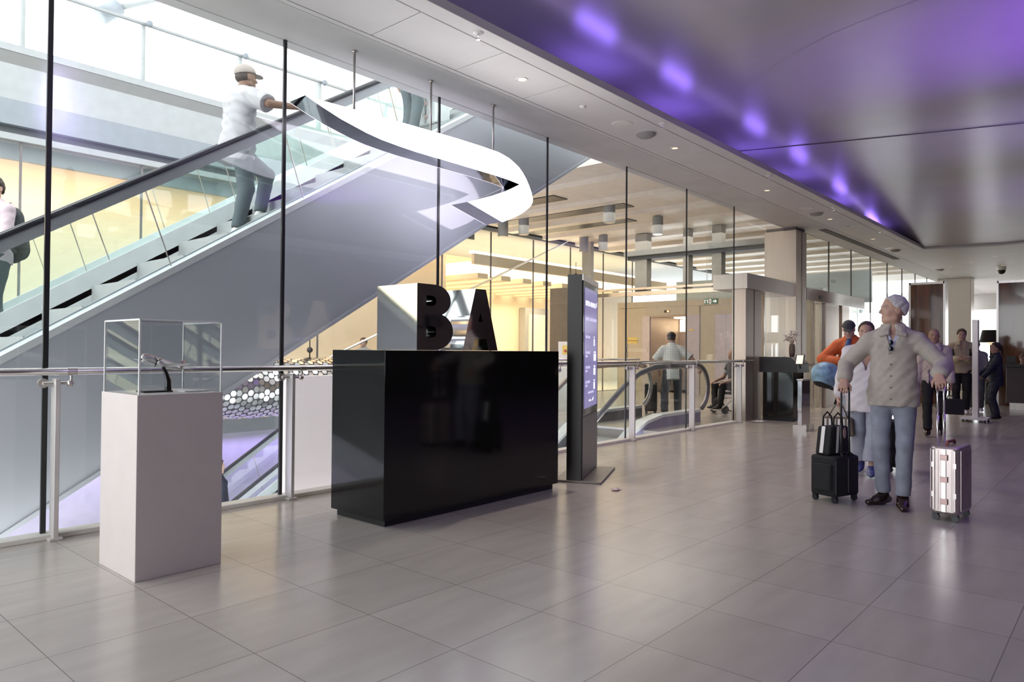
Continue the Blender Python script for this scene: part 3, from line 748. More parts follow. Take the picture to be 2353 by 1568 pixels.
# brown gloss screens, far column and daylight mullions
for y0, y1, l in ((3.70, 4.44, 'glossy brown panel behind the grey haired man'), (-6.6, 2.60, 'wide glossy brown panel behind the reception counter')):
    x = 21.0 if y0 > 3 else 21.7
    o = structure(MB().box(x, x + 0.35, y0, y1, 0, 3.1).build('wall_screen', G['wood'], bevel=0.004), l)
    MB().box(x - 0.02, x + 0.37, y0 - 0.03, y1 + 0.03, 3.1, 3.16).build('top_rail', G['steel'], o); MB().box(x - 0.02, x + 0.37, y1, y1 + 0.05, 0, 3.16).build('edge_trim', G['steel'], o)
    if y0 > 3: MB().box(x - 0.02, x + 0.37, y0 - 0.05, y0, 0, 3.16).build('edge_trim', G['steel'], o)
structure(MB().box(29.5, 30.2, 4.35, 5.4, 0, SZ).build('column', G['column_steel'], bevel=0.01), 'far steel column between the brown panels')
for i, y in enumerate((4.05, 3.35, 2.7, 1.5, -0.4, -2.5)):
    structure(MB().box(38, 38.15, y - 0.09, y + 0.09, 0, SZ).build('trim_9', G['grey_column']), 'far window mullion %d of the daylit end wall' % (i + 1))
structure(MB().box(38, 38.2, -6.6, 12.9, 3.3, SZ + 0.2).build('wall_end', G['ceil_panel']), 'wall band above the far windows')
for i, y in enumerate((6.2, 7.4, 8.6, 9.8, 11.2)):
    structure(MB().box(36, 36.2, y - 0.12, y + 0.12, 0, 3.5).build('trim_10', G['blue_grey']), 'far mullion %d seen through the glass doors' % (i + 1))
# ------------------------------------------------------------------ across the void
FY = 13.0
z0 = [(4.50, 4.60, 'far_fascia', 0.02), (4.60, 4.73, 'far_dark', 0.12), (4.73, 5.12, 'far_grey', 0.0), (5.12, 5.66, 'far_fascia', 0.0), (5.66, 5.86, 'perforated', 0.0), (5.86, 5.97, 'far_fascia', -0.01)]
for a, b, m, dy in z0:
    structure(MB().box(-9, 30, FY + dy, FY + 0.4, a, b).build('trim_11', G[m]), 'band of the upper floor edge, %s' % {'far_dark': 'the dark recess', 'far_grey': 'the lower grey panel', 'perforated': 'the perforated strip'}.get(m, 'pale strip at height %.1f metres' % a))
structure(MB().box(-9, 30, FY + 0.4, 20, 4.5, 5.9).build('floor', G['far_fascia']), 'upper floor slab across the void')
gj = [-3.96 + 1.8 * k for k in range(15)]
for i, (a, b) in enumerate(zip(gj[:-1], gj[1:])):
    structure(MB().box(a + 0.008, b - 0.008, FY + 0.1, FY + 0.108, 0.0, 4.5).build('window_%d' % (i + 21), G['pane_thin']), 'inner glass pane %d across the void' % (i + 1))
    structure(MB().box(b - 0.016, b + 0.016, FY + 0.09, FY + 0.12, 0.0, 4.5).build('trim_12', G['groove']), 'glass joint %d across the void' % (i + 1))
structure(MB().box(-9, 13.6, 14.4, 14.6, 0, 4.5).build('wall_far', G['cream_wall']), 'warm lit cream wall across the void')
structure(MB().box(13.4, 13.6, 14.6, 17.5, 0, 4.5).build('wall_far', G['cream_wall']), 'side wall of the warm corridor')
structure(MB().box(13.6, 28, 17.3, 17.5, 0, 4.5).build('wall_back', G['cream_wall']), 'back wall of the warm corridor')
structure(MB().box(-9, 28, 13.3, 17.5, -0.3, 0.0).build('floor', G['sill']), 'floor of the corridor across the void')
structure(MB().box(-9, 13.6, 13.3, 13.4, 4.26, 4.5).build('trim_13', G['far_grey']), 'grey strip standing in for shade above the warm cream wall')  # shaded ceiling of the far corridor, put in as a grey strip
structure(MB().box(13.6, 24, 13.35, 13.5, 3.92, 3.98).build('trim_13', G['led_warm']), 'warm light strip above the slatted ceiling')
for k in range(9):
    structure(MB().box(13.95 + 0.95 * k, 14.35 + 0.95 * k, 13.5, 17.2, 3.28, 3.42).build('trim_14', G['cream_wall']), 'ceiling slat %d of the warm corridor' % (k + 1))
structure(MB().box(13.6, 24, 13.5, 17.3, 3.62, 3.7).build('ceiling', G['led_slat']), 'glowing ceiling above the slats of the warm corridor')
structure(MB().box(13.6, 24, 13.3, 13.4, 3.62, 3.9).build('trim_15', G['cream_wall']), 'cream beam in front of the slatted ceiling')
d = structure(MB().box(20.1, 21.5, 17.0, 17.28, 0, 2.9).build('door_3', G['door_grey']), 'grey framed door in the warm corridor')
MB().box(20.3, 21.3, 16.95, 17.0, 0, 2.66).build('door_leaf', G['door_cream'], d)
# bridge ceiling with slots
bc = MB()
bc.box(10.4, 36, 6.2, 12.9, 4.62, 4.9)
structure(bc.build('ceiling', G['bridge_ceiling']), 'white slotted ceiling over the lift lobby')
for k in range(14):
    x = 11.2 + 1.6 * k
    structure(MB().box(x, x + 0.32, 6.2, 12.9, 4.52, 4.62).build('trim_16', G['bridge_ceiling']), 'beam %d under the slotted ceiling' % (k + 1))
for k, (x, y0, y1) in enumerate(((11.9, 9.3, 12.8), (13.5, 8.6, 12.6), (15.1, 9.5, 12.8))):
    structure(MB().box(x, x + 0.5, y0, y1, 4.60, 4.625).build('trim_17', G['mullion']), 'dark slot %d in the lobby ceiling' % (k + 1))
structure(MB().box(10.2, 36, 6.0, 6.2, 4.3, 5.9).build('trim_18', G['cream_wall']), 'warm toned edge beam of the bridge')
# upper parapet across the void
par = thing('parapet', 'glass parapet with slim steel rail along the upper floor edge', 'balustrade', (2.5, FY + 0.1, 5.97))
MB().tube([(-5, FY + 0.1, 6.95), (14, FY + 0.1, 7.05)], 0.03).build('handrail', G['far_fascia'], par, True)
for k in range(8):
    x = -0.36 + 1.8 * k
    p = MB().box(x - 0.03, x + 0.03, FY + 0.1, FY + 0.2, 5.97, 7.0).build('post', G['far_fascia'], par)
    MB().ball((x + 0.06, FY + 0.02, 7.0), 0.06).build('bracket', G['far_grey'], p, True)
    MB().box(x + 0.02, x + 1.78, FY + 0.05, FY + 0.058, 5.97, 6.9).build('glass_panel', G['pane_thin'], par)
# roof louvres over the atrium
rl = MB()
for k in range(40):
    z = 7.6 + 0.12 * k; xl = 10.84 + (z - 8.41) * 0.69
    rl.box(xl, 26.0, 20.0, 20.12, z, z + 0.085)
structure(rl.build('ceiling', G['white_gloss']), 'white louvred roof panel over the atrium')
structure(MB().box(1, 18, 5.75, 15, 13.0, 13.2).build('ceiling', G['far_fascia']), 'unseen slab added over the atrium to block sky light')  # added out of view, cuts the overhead sky light in the void
tr = thing('roof_truss', 'pale tubular roof truss high in the skylit atrium', 'truss', (9, 20, 11.0))
MB().tube([(7.6, 22, 11.0), (9.6, 21, 12.0)], 0.09).build('chord', G['far_fascia'], tr, True); MB().tube([(7.3, 22, 10.7), (7.75, 22, 11.1)], 0.24).build('node', G['far_grey'], tr, True)
# lift lobby
lx = 20.0
for a, l in (((6.4, 12.9, 2.71, 2.9), 'beige band above the lift doors'), ((9.46, 9.94, 0, 2.7), 'beige pier between the two lifts'), ((6.4, 8.49, 0, 2.7), 'beige wall right of the lifts'), ((11.96, 12.9, 0, 2.7), 'beige wall left of the open lift')):
    structure(MB().box(lx, lx + 0.3, *a).build('wall_lift', G['lift_beige']), l)
for y0, y1, lab, op in ((9.95, 11.95, 'lift with its doors open on a lit car', True), (8.5, 9.45, 'closed mauve lift doors on the right', False)):
    b = MB().box(lx - 0.03, lx + 0.02, y0, y1, 2.44, 2.7).build('lift_door', G['lift_beige']); tag(b, lab, 'lift')
    if op:
        MB().box(lx + 0.3, lx + 1.9, 10.4, 11.7, -0.02, 0.0).box(lx + 1.9, lx + 1.95, 10.4, 11.7, 0, 2.4).box(lx + 0.03, lx + 1.95, 11.66, 11.7, 0, 2.4).box(lx + 0.03, lx + 1.95, 10.4, 10.44, 0, 2.4).box(lx + 0.0, lx + 1.95, 10.4, 11.7, 2.4, 2.44).build('car', G['lift_car'], b)
        MB().box(lx + 0.5, lx + 1.8, 10.5, 11.1, 2.36, 2.4).build('car_light', G['led_warm'], b); MB().box(lx + 1.88, lx + 1.9, 10.95, 11.62, 1.98, 2.38).build('car_panel', G['led_slat'], b)
        MB().box(lx - 0.02, lx + 0.02, 9.95, 10.4, 0, 2.44).build('door_panel', G['lift_mauve'], b); MB().box(lx - 0.02, lx + 0.02, 11.68, 11.95, 0, 2.44).build('door_panel', G['lift_mauve'], b)
        MB().box(lx - 0.04, lx - 0.03, 10.95, 11.15, 2.53, 2.6).build('floor_display', G['black_plastic'], b); MB().box(lx - 0.045, lx - 0.04, 10.97, 11.05, 2.54, 2.59).build('display_digit', G['red_led'], b)
    else:
        for a, c in ((8.5, 8.75), (8.76, 9.1), (9.11, 9.45)): MB().box(lx - 0.02, lx + 0.02, a, c, 0, 2.44).build('door_panel', G['lift_mauve'], b)
    MB().box(lx - 0.035, lx - 0.02, y0 + 0.2, y0 + 0.35, 1.95, 1.99).build('notice', G['sign_yellow'], b)
lb = MB().box(17.2, 17.35, 6.3, 12.4, 2.86, 2.97).build('steel_beam', G['steel_bright']); structure(lb, 'steel beam across the lift lobby')
MB().box(17.2, 17.35, 6.3, 12.4, 3.02, 3.08).build('upper_bar', G['steel_bright'], lb)
for i, (y0, y1) in enumerate(((10.24, 10.62), (8.97, 9.13), (8.04, 8.30))):
    structure(MB().box(17.35, 17.6, y0, y1, 2.97, 4.6).build('column', G['grey_column']), 'grey upper column %d in the lift lobby' % (i + 1))
structure(MB().box(17.3, 17.7, 6.3, 10.84, 3.88, 3.98).build('trim_19', G['far_dark']), 'dark transom above the lift lobby glass')
structure(MB().box(17.2, 17.75, 6.3, 10.9, 3.98, 4.12).build('trim_19', G['far_fascia']), 'pale strip above the dark transom')
structure(MB().box(17.62, 17.63, 6.3, 10.84, 3.0, 3.88).build('window_40', G['pane_thin']), 'upper glass of the lift lobby')
structure(MB().box(16.2, 16.35, 12.02, 12.76, 0, 3.1).build('wall_panel', G['kiosk_front']), 'dark grey panel across the void left of the kiosk')
structure(MB().box(17.3, 17.45, 12.1, 12.42, 0, 4.55).build('column', G['grey_column']), 'grey lobby column beside the open lift')
structure(MB().box(24, 24.2, 6.2, 12.9, 2.9, 3.9).build('wall_upper', G['blue_grey']), 'blue grey wall above the lift doors')
es = thing('exit_sign', 'small green exit sign with white arrow over the lift doors', 'sign', (18.95, 9.07, 2.66))
MB().box(18.9, 18.94, 8.86, 9.28, 2.66, 2.82).build('plate', G['sign_green'], es)
sg = MB()
for a, b, c, e in ((9.24, 9.26, 2.69, 2.79), (9.16, 9.18, 2.69, 2.79), (9.185, 9.235, 2.775, 2.785), (9.06, 9.12, 2.68, 2.80)): sg.box(18.893, 18.9, a, b, c, e)
sg.build('door_symbol', G['sign_white'], es)
MB().box(18.893, 18.9, 8.93, 9.0, 2.725, 2.755).prism([(8.94, 2.785), (8.89, 2.74), (8.94, 2.695)], 'x', 18.893, 18.9).build('arrow', G['sign_white'], es)
MB().box(18.885, 18.893, 9.075, 9.105, 2.70, 2.78).build('door_mark', G['red_patch'], es)
MB().tube([(18.92, 8.95, 2.82), (18.92, 8.95, 4.6)], 0.008).tube([(18.92, 9.2, 2.82), (18.92, 9.2, 4.6)], 0.008).build('hanger', G['steel'], es)
ys = thing('warning_sign', 'yellow two line notice on the glass beside the lifts', 'sign', (17.15, 10.6, 1.5))
MB().box(17.17, 17.19, 10.42, 10.74, 1.52, 1.69).build('plate', G['sign_yellow'], ys); MB().box(17.16, 17.17, 10.42, 10.74, 1.60, 1.608).build('rule', G['groove'], ys)
MB().box(17.17, 17.2, 10.1, 10.9, 1.3, 1.33).box(17.17, 17.2, 10.1, 10.9, 1.36, 1.38).build('rail', G['steel_bright'], ys)
MB().box(17.17, 17.2, 10.75, 10.78, 0, 1.7).build('post', G['steel'], ys)
# ------------------------------------------------------------------ balustrade in front of the glass
bal = thing('balustrade', 'steel balustrade with round handrail running in front of the glass wall', 'balustrade', (5, 5.46, 0))
MB().tube([(-3.9, 5.44, 1.135), (2, 5.44, 1.135), (8, 5.44, 1.135), (13.15, 5.44, 1.135)], 0.0255, 16).build('handrail', G['steel_bright'], bal, True)
for i, x in enumerate(MX[:]):
    if i == 0: continue
    p = MB().box(x + 0.025, x + 0.055, 5.44, 5.535, 0.0, 1.085).box(x + 0.0, x + 0.08, 5.43, 5.545, 0.0, 0.02).build('post', G['steel_post'], bal, bevel=0.003)
    MB().cyl((x - 0.025, 5.545, 1.055), (x - 0.025, 5.515, 1.055), 0.032, 16).cyl((x - 0.025, 5.515, 1.055), (x + 0.03, 5.49, 1.055), 0.012).build('glass_clamp', G['steel'], p, 'auto')
    MB().cyl((x + 0.05, 5.47, 1.055), (x + 0.10, 5.455, 1.055), 0.012).ball((x + 0.115, 5.45, 1.053), 0.024).cyl((x + 0.118, 5.445, 1.03), (x + 0.118, 5.445, 1.12), 0.008).cyl((x + 0.09, 5.44, 1.135), (x + 0.15, 5.44, 1.135), 0.0275, 16).build('rail_bracket', G['steel'], p, 'auto')

# ------------------------------------------------------------------ escalators
def escalator(label, x0, z0, m, xa, xb, yn, yf, hand=0.86, clad=None, clad_m='cladding', skirt_m='esc_white', group='escalators beyond the glass wall', deck_w=0.24):
    Zd = lambda x: z0 + m * (x - x0)
    r = thing('escalator', label, 'escalator', (xa, (yn + yf) / 2, Zd(xa)), 0, group)
    def strip(x1, x2, lo, hi, y1, y2, name, mt, parent=r, bevel=0.0):
        return MB().prism([(x1, Zd(x1) + lo), (x2, Zd(x2) + lo), (x2, Zd(x2) + hi), (x1, Zd(x1) + hi)], 'y', y1, y2).build(name, G[mt], parent, bevel=bevel)
    if clad: MB().prism(clad, 'y', yn + 0.01, yn + 0.03).build('side_cladding', G[clad_m], r); MB().prism(clad, 'y', yf - 0.03, yf - 0.01).build('side_cladding', G[clad_m], r)
    if clad:
        lo_, hi_ = clad[0], clad[1]
        MB().prism([(lo_[0], lo_[1]), (hi_[0], hi_[1]), (hi_[0], hi_[1] + 0.04), (lo_[0], lo_[1] + 0.04)], 'y', yn, yf).build('underside', G[clad_m], r)
    for q, (a, b) in enumerate(((yn, yn + deck_w), (yf - deck_w, yf))):
        strip(xa, xb, -0.06, 0.0, a, b, 'deck', 'esc_white')
        c = yn + deck_w - 0.03 if q == 0 else yf - deck_w
        strip(xa, xb, -0.22, 0.18 if q else 0.015, c, c + 0.03, 'inner_skirt', skirt_m if q else 'esc_grey')
        y = (a + b) / 2; x = xa; dx = 1.28
        while x < xb - 0.1:
            x2 = min(x + dx, xb); sh = m * 0.8 * 0.5
            MB().prism([(x + 0.004, Zd(x + 0.004)), (x2, Zd(x2)), (x2 - sh, Zd(x2 - sh) + hand), (x - sh + 0.004, Zd(x - sh) + hand)], 'y', y - 0.005, y + 0.005).build('glass_panel', G['pane_green'], r)
            MB().prism([(x2, Zd(x2)), (x2 + 0.006, Zd(x2)), (x2 + 0.006 - sh, Zd(x2 - sh) + hand), (x2 - sh, Zd(x2 - sh) + hand)], 'y', y - 0.007, y + 0.007).build('panel_joint', G['steel'], r)
            x = x2
        strip(xa, xb, hand - 0.11, hand - 0.015, y - 0.02, y + 0.02, 'rail_profile', 'esc_grey')
        strip(xa, xb, hand - 0.015, hand + 0.035, y - 0.04, y + 0.04, 'handrail', 'rubber', bevel=0.015)
    st = MB(); x = xa; a, b = yn + deck_w, yf - deck_w
    while x < xb:
        st.box(x, x + 0.42, a, b, Zd(x) - 0.38, Zd(x + 0.2) - 0.10); x += 0.4
    st.build('steps', G['esc_step'], r)
    return r
escalator('upper escalator with grey cladding climbing to the upper right behind the glass', 1.40, 1.228, 0.625, -1.2, 8.6, 6.10, 7.60, 0.85,
          clad=[(-1.2, -1.62), (8.83, 4.25), (8.83, 5.85), (-1.2, -0.45)])
escalator('farther escalator beside it, the man in the pink shirt rides it', 1.40, 1.13, 0.62, -1.2, 8.2, 7.95, 9.45, 0.9)
escalator('lower escalator deep in the void, seen between plinth and counter', 6.16, -1.62, 0.62, 1.5, 8.6, 10.35, 11.75, 1.0, clad=[(1.5, -5.0), (8.6, -1.2), (8.6, -0.2), (1.5, -4.55)], clad_m='lilac_panel')
# the landing escalator
def landing(label):
    r = thing('escalator', label, 'escalator', (11.5, 6.8, 0), 0, 'escalators beyond the glass wall')
    m = 0.62
    prof = [(4.0, -3.75)] + [(9.0, -0.65)] + [(9.6, -0.26), (10.0, -0.04), (10.4, 0.10), (10.9, 0.17), (12.3, 0.18)]
    for q, (y, yy) in enumerate(((6.1, 6.3), (7.35, 7.55))):
        cm = 'lilac_panel' if q == 0 else 'rubber_grey'
        MB().prism(prof + [(12.3, -0.28), (10.2, -0.28), (4.0, -4.7)], 'y', y, y + 0.02).build('side_cladding', G[cm], r)
        dk = MB()
        for a, b in zip(prof[:-1], prof[1:]): dk.prism([a, b, (b[0], b[1] + 0.05), (a[0], a[1] + 0.05)], 'y', y - 0.005, yy)
        dk.build('deck', G['esc_white'], r)
        yc = (y + yy) / 2
        top = [(4.0, -2.85), (9.0, 0.25), (9.5, 0.56), (9.9, 0.79), (10.3, 0.95), (10.75, 1.04), (11.3, 1.06), (12.3, 1.06)]
        arc = [(12.36 + 0.46 * math.sin(t), 0.62 + 0.44 * math.cos(t)) for t in np.linspace(0.1, 2.7, 12)]
        MB().tube([(p[0], yc, p[1]) for p in top + arc], 0.036, 10).build('handrail', G['rubber_grey'] if q == 0 else G['steel'], r, True)
        MB().tube([(p[0], yc, p[1] - 0.05) for p in top[1:]] + [(12.36 + 0.40 * math.sin(t), yc, 0.62 + 0.38 * math.cos(t)) for t in np.linspace(0.1, 2.8, 12)], 0.018, 8).build('rail_profile', G['steel'], r, True)
        gp = prof[1:] + [(12.5, 0.2)] + [(12.36 + 0.42 * math.sin(t), 0.62 + 0.40 * math.cos(t)) for t in np.linspace(2.6, 0.1, 10)] + [(p[0], p[1] - 0.03) for p in top[::-1][:-1]]
        MB().prism(gp, 'y', yc - 0.005, yc + 0.005).build('glass_panel', G['pane_green'], r)
    MB().box(10.2, 12.6, 6.3, 7.35, -0.02, 0.012).build('landing_plate', G['steel'], r)
    st = MB(); x = 5.0
    while x < 10.1:
        st.box(x, x + 0.42, 6.32, 7.33, -0.62 * (10.1 - x) - 0.4, -0.62 * (10.1 - x - 0.3) - 0.16); x += 0.4
    st.build('steps', G['esc_step'], r)
    return r
landing('descending escalator with curved handrail ends behind the information kiosk')
lt = thing('barrier', 'low glass barrier with steel posts beside the escalator landing', 'barrier', (13.0, 8.6, 0))
for x in (10.6, 12.2, 13.8): MB().box(x, x + 0.05, 8.6, 8.65, 0, 1.1).build('post', G['steel'], lt)
MB().box(10.4, 14.2, 8.62, 8.632, 0.08, 0.95).build('glass_panel', G['pane_green'], lt); MB().tube([(10.3, 8.625, 1.12), (14.3, 8.625, 1.12)], 0.024).tube([(10.3, 8.625, 1.0), (14.3, 8.625, 1.0)], 0.012).build('handrail', G['steel_bright'], lt, True)
eb = thing('stop_button_post', 'grey post with a yellow emergency stop plate near the landing', 'stop button', (12.4, 9.2, 0))
MB().box(12.3, 12.42, 9.15, 9.45, 0, 1.5).build('post', G['steel_post'], eb); MB().box(12.285, 12.3, 9.17, 9.33, 1.22, 1.42).build('plate', G['sign_yellow'], eb); MB().cyl((12.285, 9.24, 1.3), (12.26, 9.24, 1.3), 0.03).build('button', G['red_patch'], eb)

# ------------------------------------------------------------------ mirror disc sculpture, white panel, stair rail
sc_ = thing('sculpture', 'long rounded sculpture covered in round mirror discs across the void', 'sculpture', (8, 12.3, 0.02))
Rr = lambda x: 0.545 * min(1.0, math.sqrt(max(0.02, 1 - max(0, (6.6 - x) / 1.9) ** 2)))
MB().tube([(x, 12.3, 0.575) for x in np.linspace(5.0, 12.5, 24)], [Rr(x) - 0.02 for x in np.linspace(5.0, 12.5, 24)], 32).build('core', G['disc_back'], sc_, True)
dm = MB(); row = 0; rng = random.Random(3)
x = 5.05
while x < 12.4:
    R0 = Rr(x); nn = max(8, int(2 * PI * R0 / 0.118))
    for k in range(nn):
        t = 2 * PI * (k + 0.5 * (row % 2)) / nn
        if math.cos(t) > 0.55: continue
        nv = Vector((rng.uniform(-0.09, 0.09), -math.cos(t) * -1, math.sin(t)))
        nv = Vector((rng.uniform(-0.1, 0.1), math.cos(t) + rng.uniform(-0.08, 0.08), math.sin(t) + rng.uniform(-0.08, 0.08))).normalized()
        c = Vector((x, 12.3 + R0 * math.cos(t), 0.575 + R0 * math.sin(t)))
        u = nv.orthogonal().normalized(); w = nv.cross(u)
        vs = [c + nv * 0.014 + (u * math.cos(2 * PI * q / 10) + w * math.sin(2 * PI * q / 10)) * 0.054 for q in range(10)]
        dm.add(vs, [tuple(range(10))])
    x += 0.104; row += 1
dm.build('mirror_skin', G['disc_mirror'], sc_)
MB().cyl((7.94, 12.3, 1.1), (7.94, 12.3, 4.5), 0.012).ball((7.94, 12.3, 1.28), 0.06).build('suspension_cable', G['mullion'], sc_, True)
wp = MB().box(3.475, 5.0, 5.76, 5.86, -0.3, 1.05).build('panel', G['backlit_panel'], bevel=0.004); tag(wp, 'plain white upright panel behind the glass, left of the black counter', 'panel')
sr = thing('stair_rail', 'thin steel stair rail slanting across the warm wall behind the letters', 'handrail', (9, 12.94, 0))
MB().tube([(8.6, 12.94, 1.02), (20.4, 12.94, 5.91)], 0.026).build('rail', G['steel_bright'], sr, True)
for x in (9.2, 10.6, 12.0): MB().tube([(x, 12.94, 1.02 + 0.4144 * (x - 8.6)), (x, 12.94, 0.0)], 0.012).build('post', G['steel'], sr, True)

# ------------------------------------------------------------------ plinth, case, model aircraft
pl = MB().box(1.592, 2.085, 4.155, 4.69, 0, 1.035).build('plinth', G['plinth_white'], bevel=0.003); tag(pl, 'tall white display plinth standing left of the black counter', 'plinth')
cs = thing('display_case', 'clear acrylic display cover on the white plinth', 'display case', (1.84, 4.42, 1.035))
x0, x1, y0, y1, za, zb = 1.605, 2.075, 4.165, 4.68, 1.035, 1.455
for a in ((x0, x1, y0, y0 + 0.006, za, zb), (x0, x1, y1 - 0.006, y1, za, zb), (x0, x0 + 0.006, y0 + 0.006, y1 - 0.006, za, zb), (x1 - 0.006, x1, y0 + 0.006, y1 - 0.006, za, zb), (x0, x1, y0, y1, zb, zb + 0.006)):
    MB().box(*a).build('acrylic_panel', G['acrylic'], cs)
eg = MB(); w = 0.0045
for X in (x0, x1):
    for Y in (y0, y1): eg.box(X - w, X + w, Y - w, Y + w, za, zb + 0.006)
for Z in (zb + 0.003,):
    for Y in (y0, y1): eg.box(x0, x1, Y - w, Y + w, Z - w, Z + w)
    for X in (x0, x1): eg.box(X - w, X + w, y0, y1, Z - w, Z + w)
eg.build('polished_edges', G['acrylic_edge'], cs)
ap = thing('model_aircraft', 'silver propeller airliner model on a curved black stand in the clear case', 'model aircraft', (1.80, 4.42, 1.035))
A = Matrix.Translation((1.835, 4.43, 1.205)) @ Matrix.Rotation(math.radians(200), 4, 'Z') @ Matrix.Rotation(math.radians(-17), 4, 'Y') @ Matrix.Rotation(math.radians(-3), 4, 'X') @ Matrix.Scale(1.05, 4)
T = lambda *p: tuple(A @ Vector(p))
xs = [0.145, 0.138, 0.12, 0.095, 0.05, 0.0, -0.05, -0.1, -0.14, -0.165]; rs = [0.004, 0.012, 0.019, 0.0235, 0.025, 0.025, 0.023, 0.017, 0.009, 0.003]; zs = [-0.004, -0.003, 0, 0.001, 0, 0, 0.002, 0.006, 0.010, 0.012]
MB().tube([T(a, 0, c) for a, c in zip(xs, zs)], rs, 18).build('fuselage', G['alu'], ap, True)
MB().tube([T(a, 0, c + 0.0105) for a, c in zip(xs[1:9], zs[1:9])], [q * 0.72 for q in rs[1:9]], 14).build('roof_stripe', G['alu_pink'], ap, True)
for q in (1, -1):
    pts = [(0.055, 0.0, -0.014), (0.05, 0.06, -0.012), (0.03, 0.15, 0.0), (0.01, 0.225, 0.012)]; ch = [0.07, 0.066, 0.045, 0.014]
    vs = []; 
    for (a, b, c), h in zip(pts, ch):
        for u, v in ((0.0, 0.0), (-0.25, 0.1), (-0.6, 0.08), (-1, 0), (-0.6, -0.05), (-0.25, -0.07)): vs.append(T(a + u * h, b * q, c + v * h))
    fs = [(i * 6 + k, i * 6 + (k + 1) % 6, (i + 1) * 6 + (k + 1) % 6, (i + 1) * 6 + k) for i in range(3) for k in range(6)] + [tuple(range(6)), tuple(18 + k for k in range(6))]
    MB().add(vs, fs).build('wing', G['alu'], ap, 'auto')
    e = MB().tube([T(0.085, 0.062 * q, -0.006), T(0.08, 0.062 * q, -0.006), T(0.05, 0.062 * q, -0.008), T(0.0, 0.062 * q, -0.012)], [0.008, 0.014, 0.0145, 0.004], 14).build('engine', G['alu'], ap, True)
    pr = MB().cyl(T(0.086, 0.062 * q, -0.006), T(0.098, 0.062 * q, -0.006), 0.005, 10, 0.002)
    for k in range(3):
        t = 2 * PI * k / 3 + 0.4; dy, dz = math.cos(t), math.sin(t)
        pr.tube([T(0.09, 0.062 * q, -0.006), T(0.091, 0.062 * q + 0.018 * dy, -0.006 + 0.018 * dz), T(0.09, 0.062 * q + 0.036 * dy, -0.006 + 0.036 * dz)], [0.002, 0.004, 0.0015], 6)
    pr.build('propeller', G['black_plastic'], e)
    MB().tube([T(-0.135, 0.0, 0.012), T(-0.15, 0.045 * q, 0.014), T(-0.158, 0.075 * q, 0.014)], [0.016, 0.012, 0.005], 8, ((A.to_3x3() @ Vector((0, 0, 1))), 0.18)).build('tailplane', G['alu'], ap, True)
MB().tube([T(-0.125, 0, 0.012), T(-0.145, 0, 0.045), T(-0.155, 0, 0.068)], [0.022, 0.016, 0.008], 8, ((A.to_3x3() @ Vector((0, 1, 0))), 0.18)).build('tail_fin', G['alu_pink'], ap, True)
MB().tube([(1.83, 4.40, 1.185), (1.845, 4.395, 1.15), (1.858, 4.39, 1.10), (1.857, 4.39, 1.045)], [0.009, 0.013, 0.017, 0.02], 10).box(1.70, 1.865, 4.34, 4.46, 1.036, 1.046).build('stand', G['black_gloss'], ap, 'auto')
pq = MB().box(1.90, 2.05, 4.26, 4.36, 1.036, 1.044, ).build('caption_card', G['white_gloss'], bevel=0.001); tag(pq, 'small white caption card lying beside the model stand', 'card')

# ------------------------------------------------------------------ black counter and letters
ct = thing('counter', 'large glossy black reception counter in the middle of the hall', 'counter', (4.3, 4.42, 0))
MB().box(3.275, 5.345, 4.10, 4.755, 0.05, 1.295).build('body', G['black_gloss'], ct, bevel=0.003)
MB().box(3.31, 5.30, 4.13, 4.72, 0.0, 0.05).build('kick_plate', G['black_matt'], ct)
def arc(cx, cz, rx, rz, a0, a1, n=10): return [(cx + rx * math.cos(math.radians(a0 + (a1 - a0) * k / n)), cz + rz * math.sin(math.radians(a0 + (a1 - a0) * k / n))) for k in range(n + 1)]
def letter(nm, label, outer, holes, y0, y1):
    r = thing(nm, label, 'letter', (outer[0][0], y0, 1.295), 0, 'mirrored letters on the counter')
    bpy_curve = bpy.data.curves.new(nm, 'CURVE'); bpy_curve.dimensions = '2D'; bpy_curve.fill_mode = 'BOTH'
    for poly in [outer] + holes:
        sp = bpy_curve.splines.new('POLY'); sp.points.add(len(poly) - 1); sp.use_cyclic_u = True
        for p, c in zip(sp.points, poly): p.co = (c[0], c[1], 0, 1)
    tmp = bpy.data.objects.new('tmp', bpy_curve); link(tmp); bpy.context.view_layer.update()
    dg = bpy.context.evaluated_depsgraph_get(); me = bpy.data.meshes.new_from_object(tmp.evaluated_get(dg)); bpy.data.objects.remove(tmp)
    f = MB(); f.add([(v.co.x, y0, v.co.y) for v in me.vertices], [tuple(p.vertices) for p in me.polygons])
    f.build('face', G['smoke_chrome'], r)
    f = MB(); f.add([(v.co.x, y1, v.co.y) for v in me.vertices], [tuple(p.vertices) for p in me.polygons]); f.build('back_face', G['chrome'], r)
    sd = MB()
    for poly in [outer] + holes:
        n = len(poly)
        for k in range(n):
            a, b = poly[k], poly[(k + 1) % n]
            sd.add([(a[0], y0, a[1]), (b[0], y0, b[1]), (b[0], y1, b[1]), (a[0], y1, a[1])], [(0, 1, 2, 3)])
    sd.build('side', G['chrome'], r, 'auto')
    return r
zb_ = 1.297
Bo = [(3.62, zb_), (3.62, 1.815)] + [(3.80, 1.815)] + arc(3.80, 1.69, 0.178, 0.125, 80, -62, 12) + arc(3.80, 1.447, 0.205, 0.150, 52, -90, 12)
Bh1 = arc(3.775, 1.685, 0.045, 0.04, 90, -90, 6) + [(3.715, 1.645), (3.715, 1.725)]; Bh2 = arc(3.78, 1.44, 0.045, 0.045, 90, -90, 6) + [(3.715, 1.395), (3.715, 1.485)]
letter('letter_b', 'mirrored letter B standing on the black counter', Bo, [Bh1, Bh2], 4.15, 4.64)
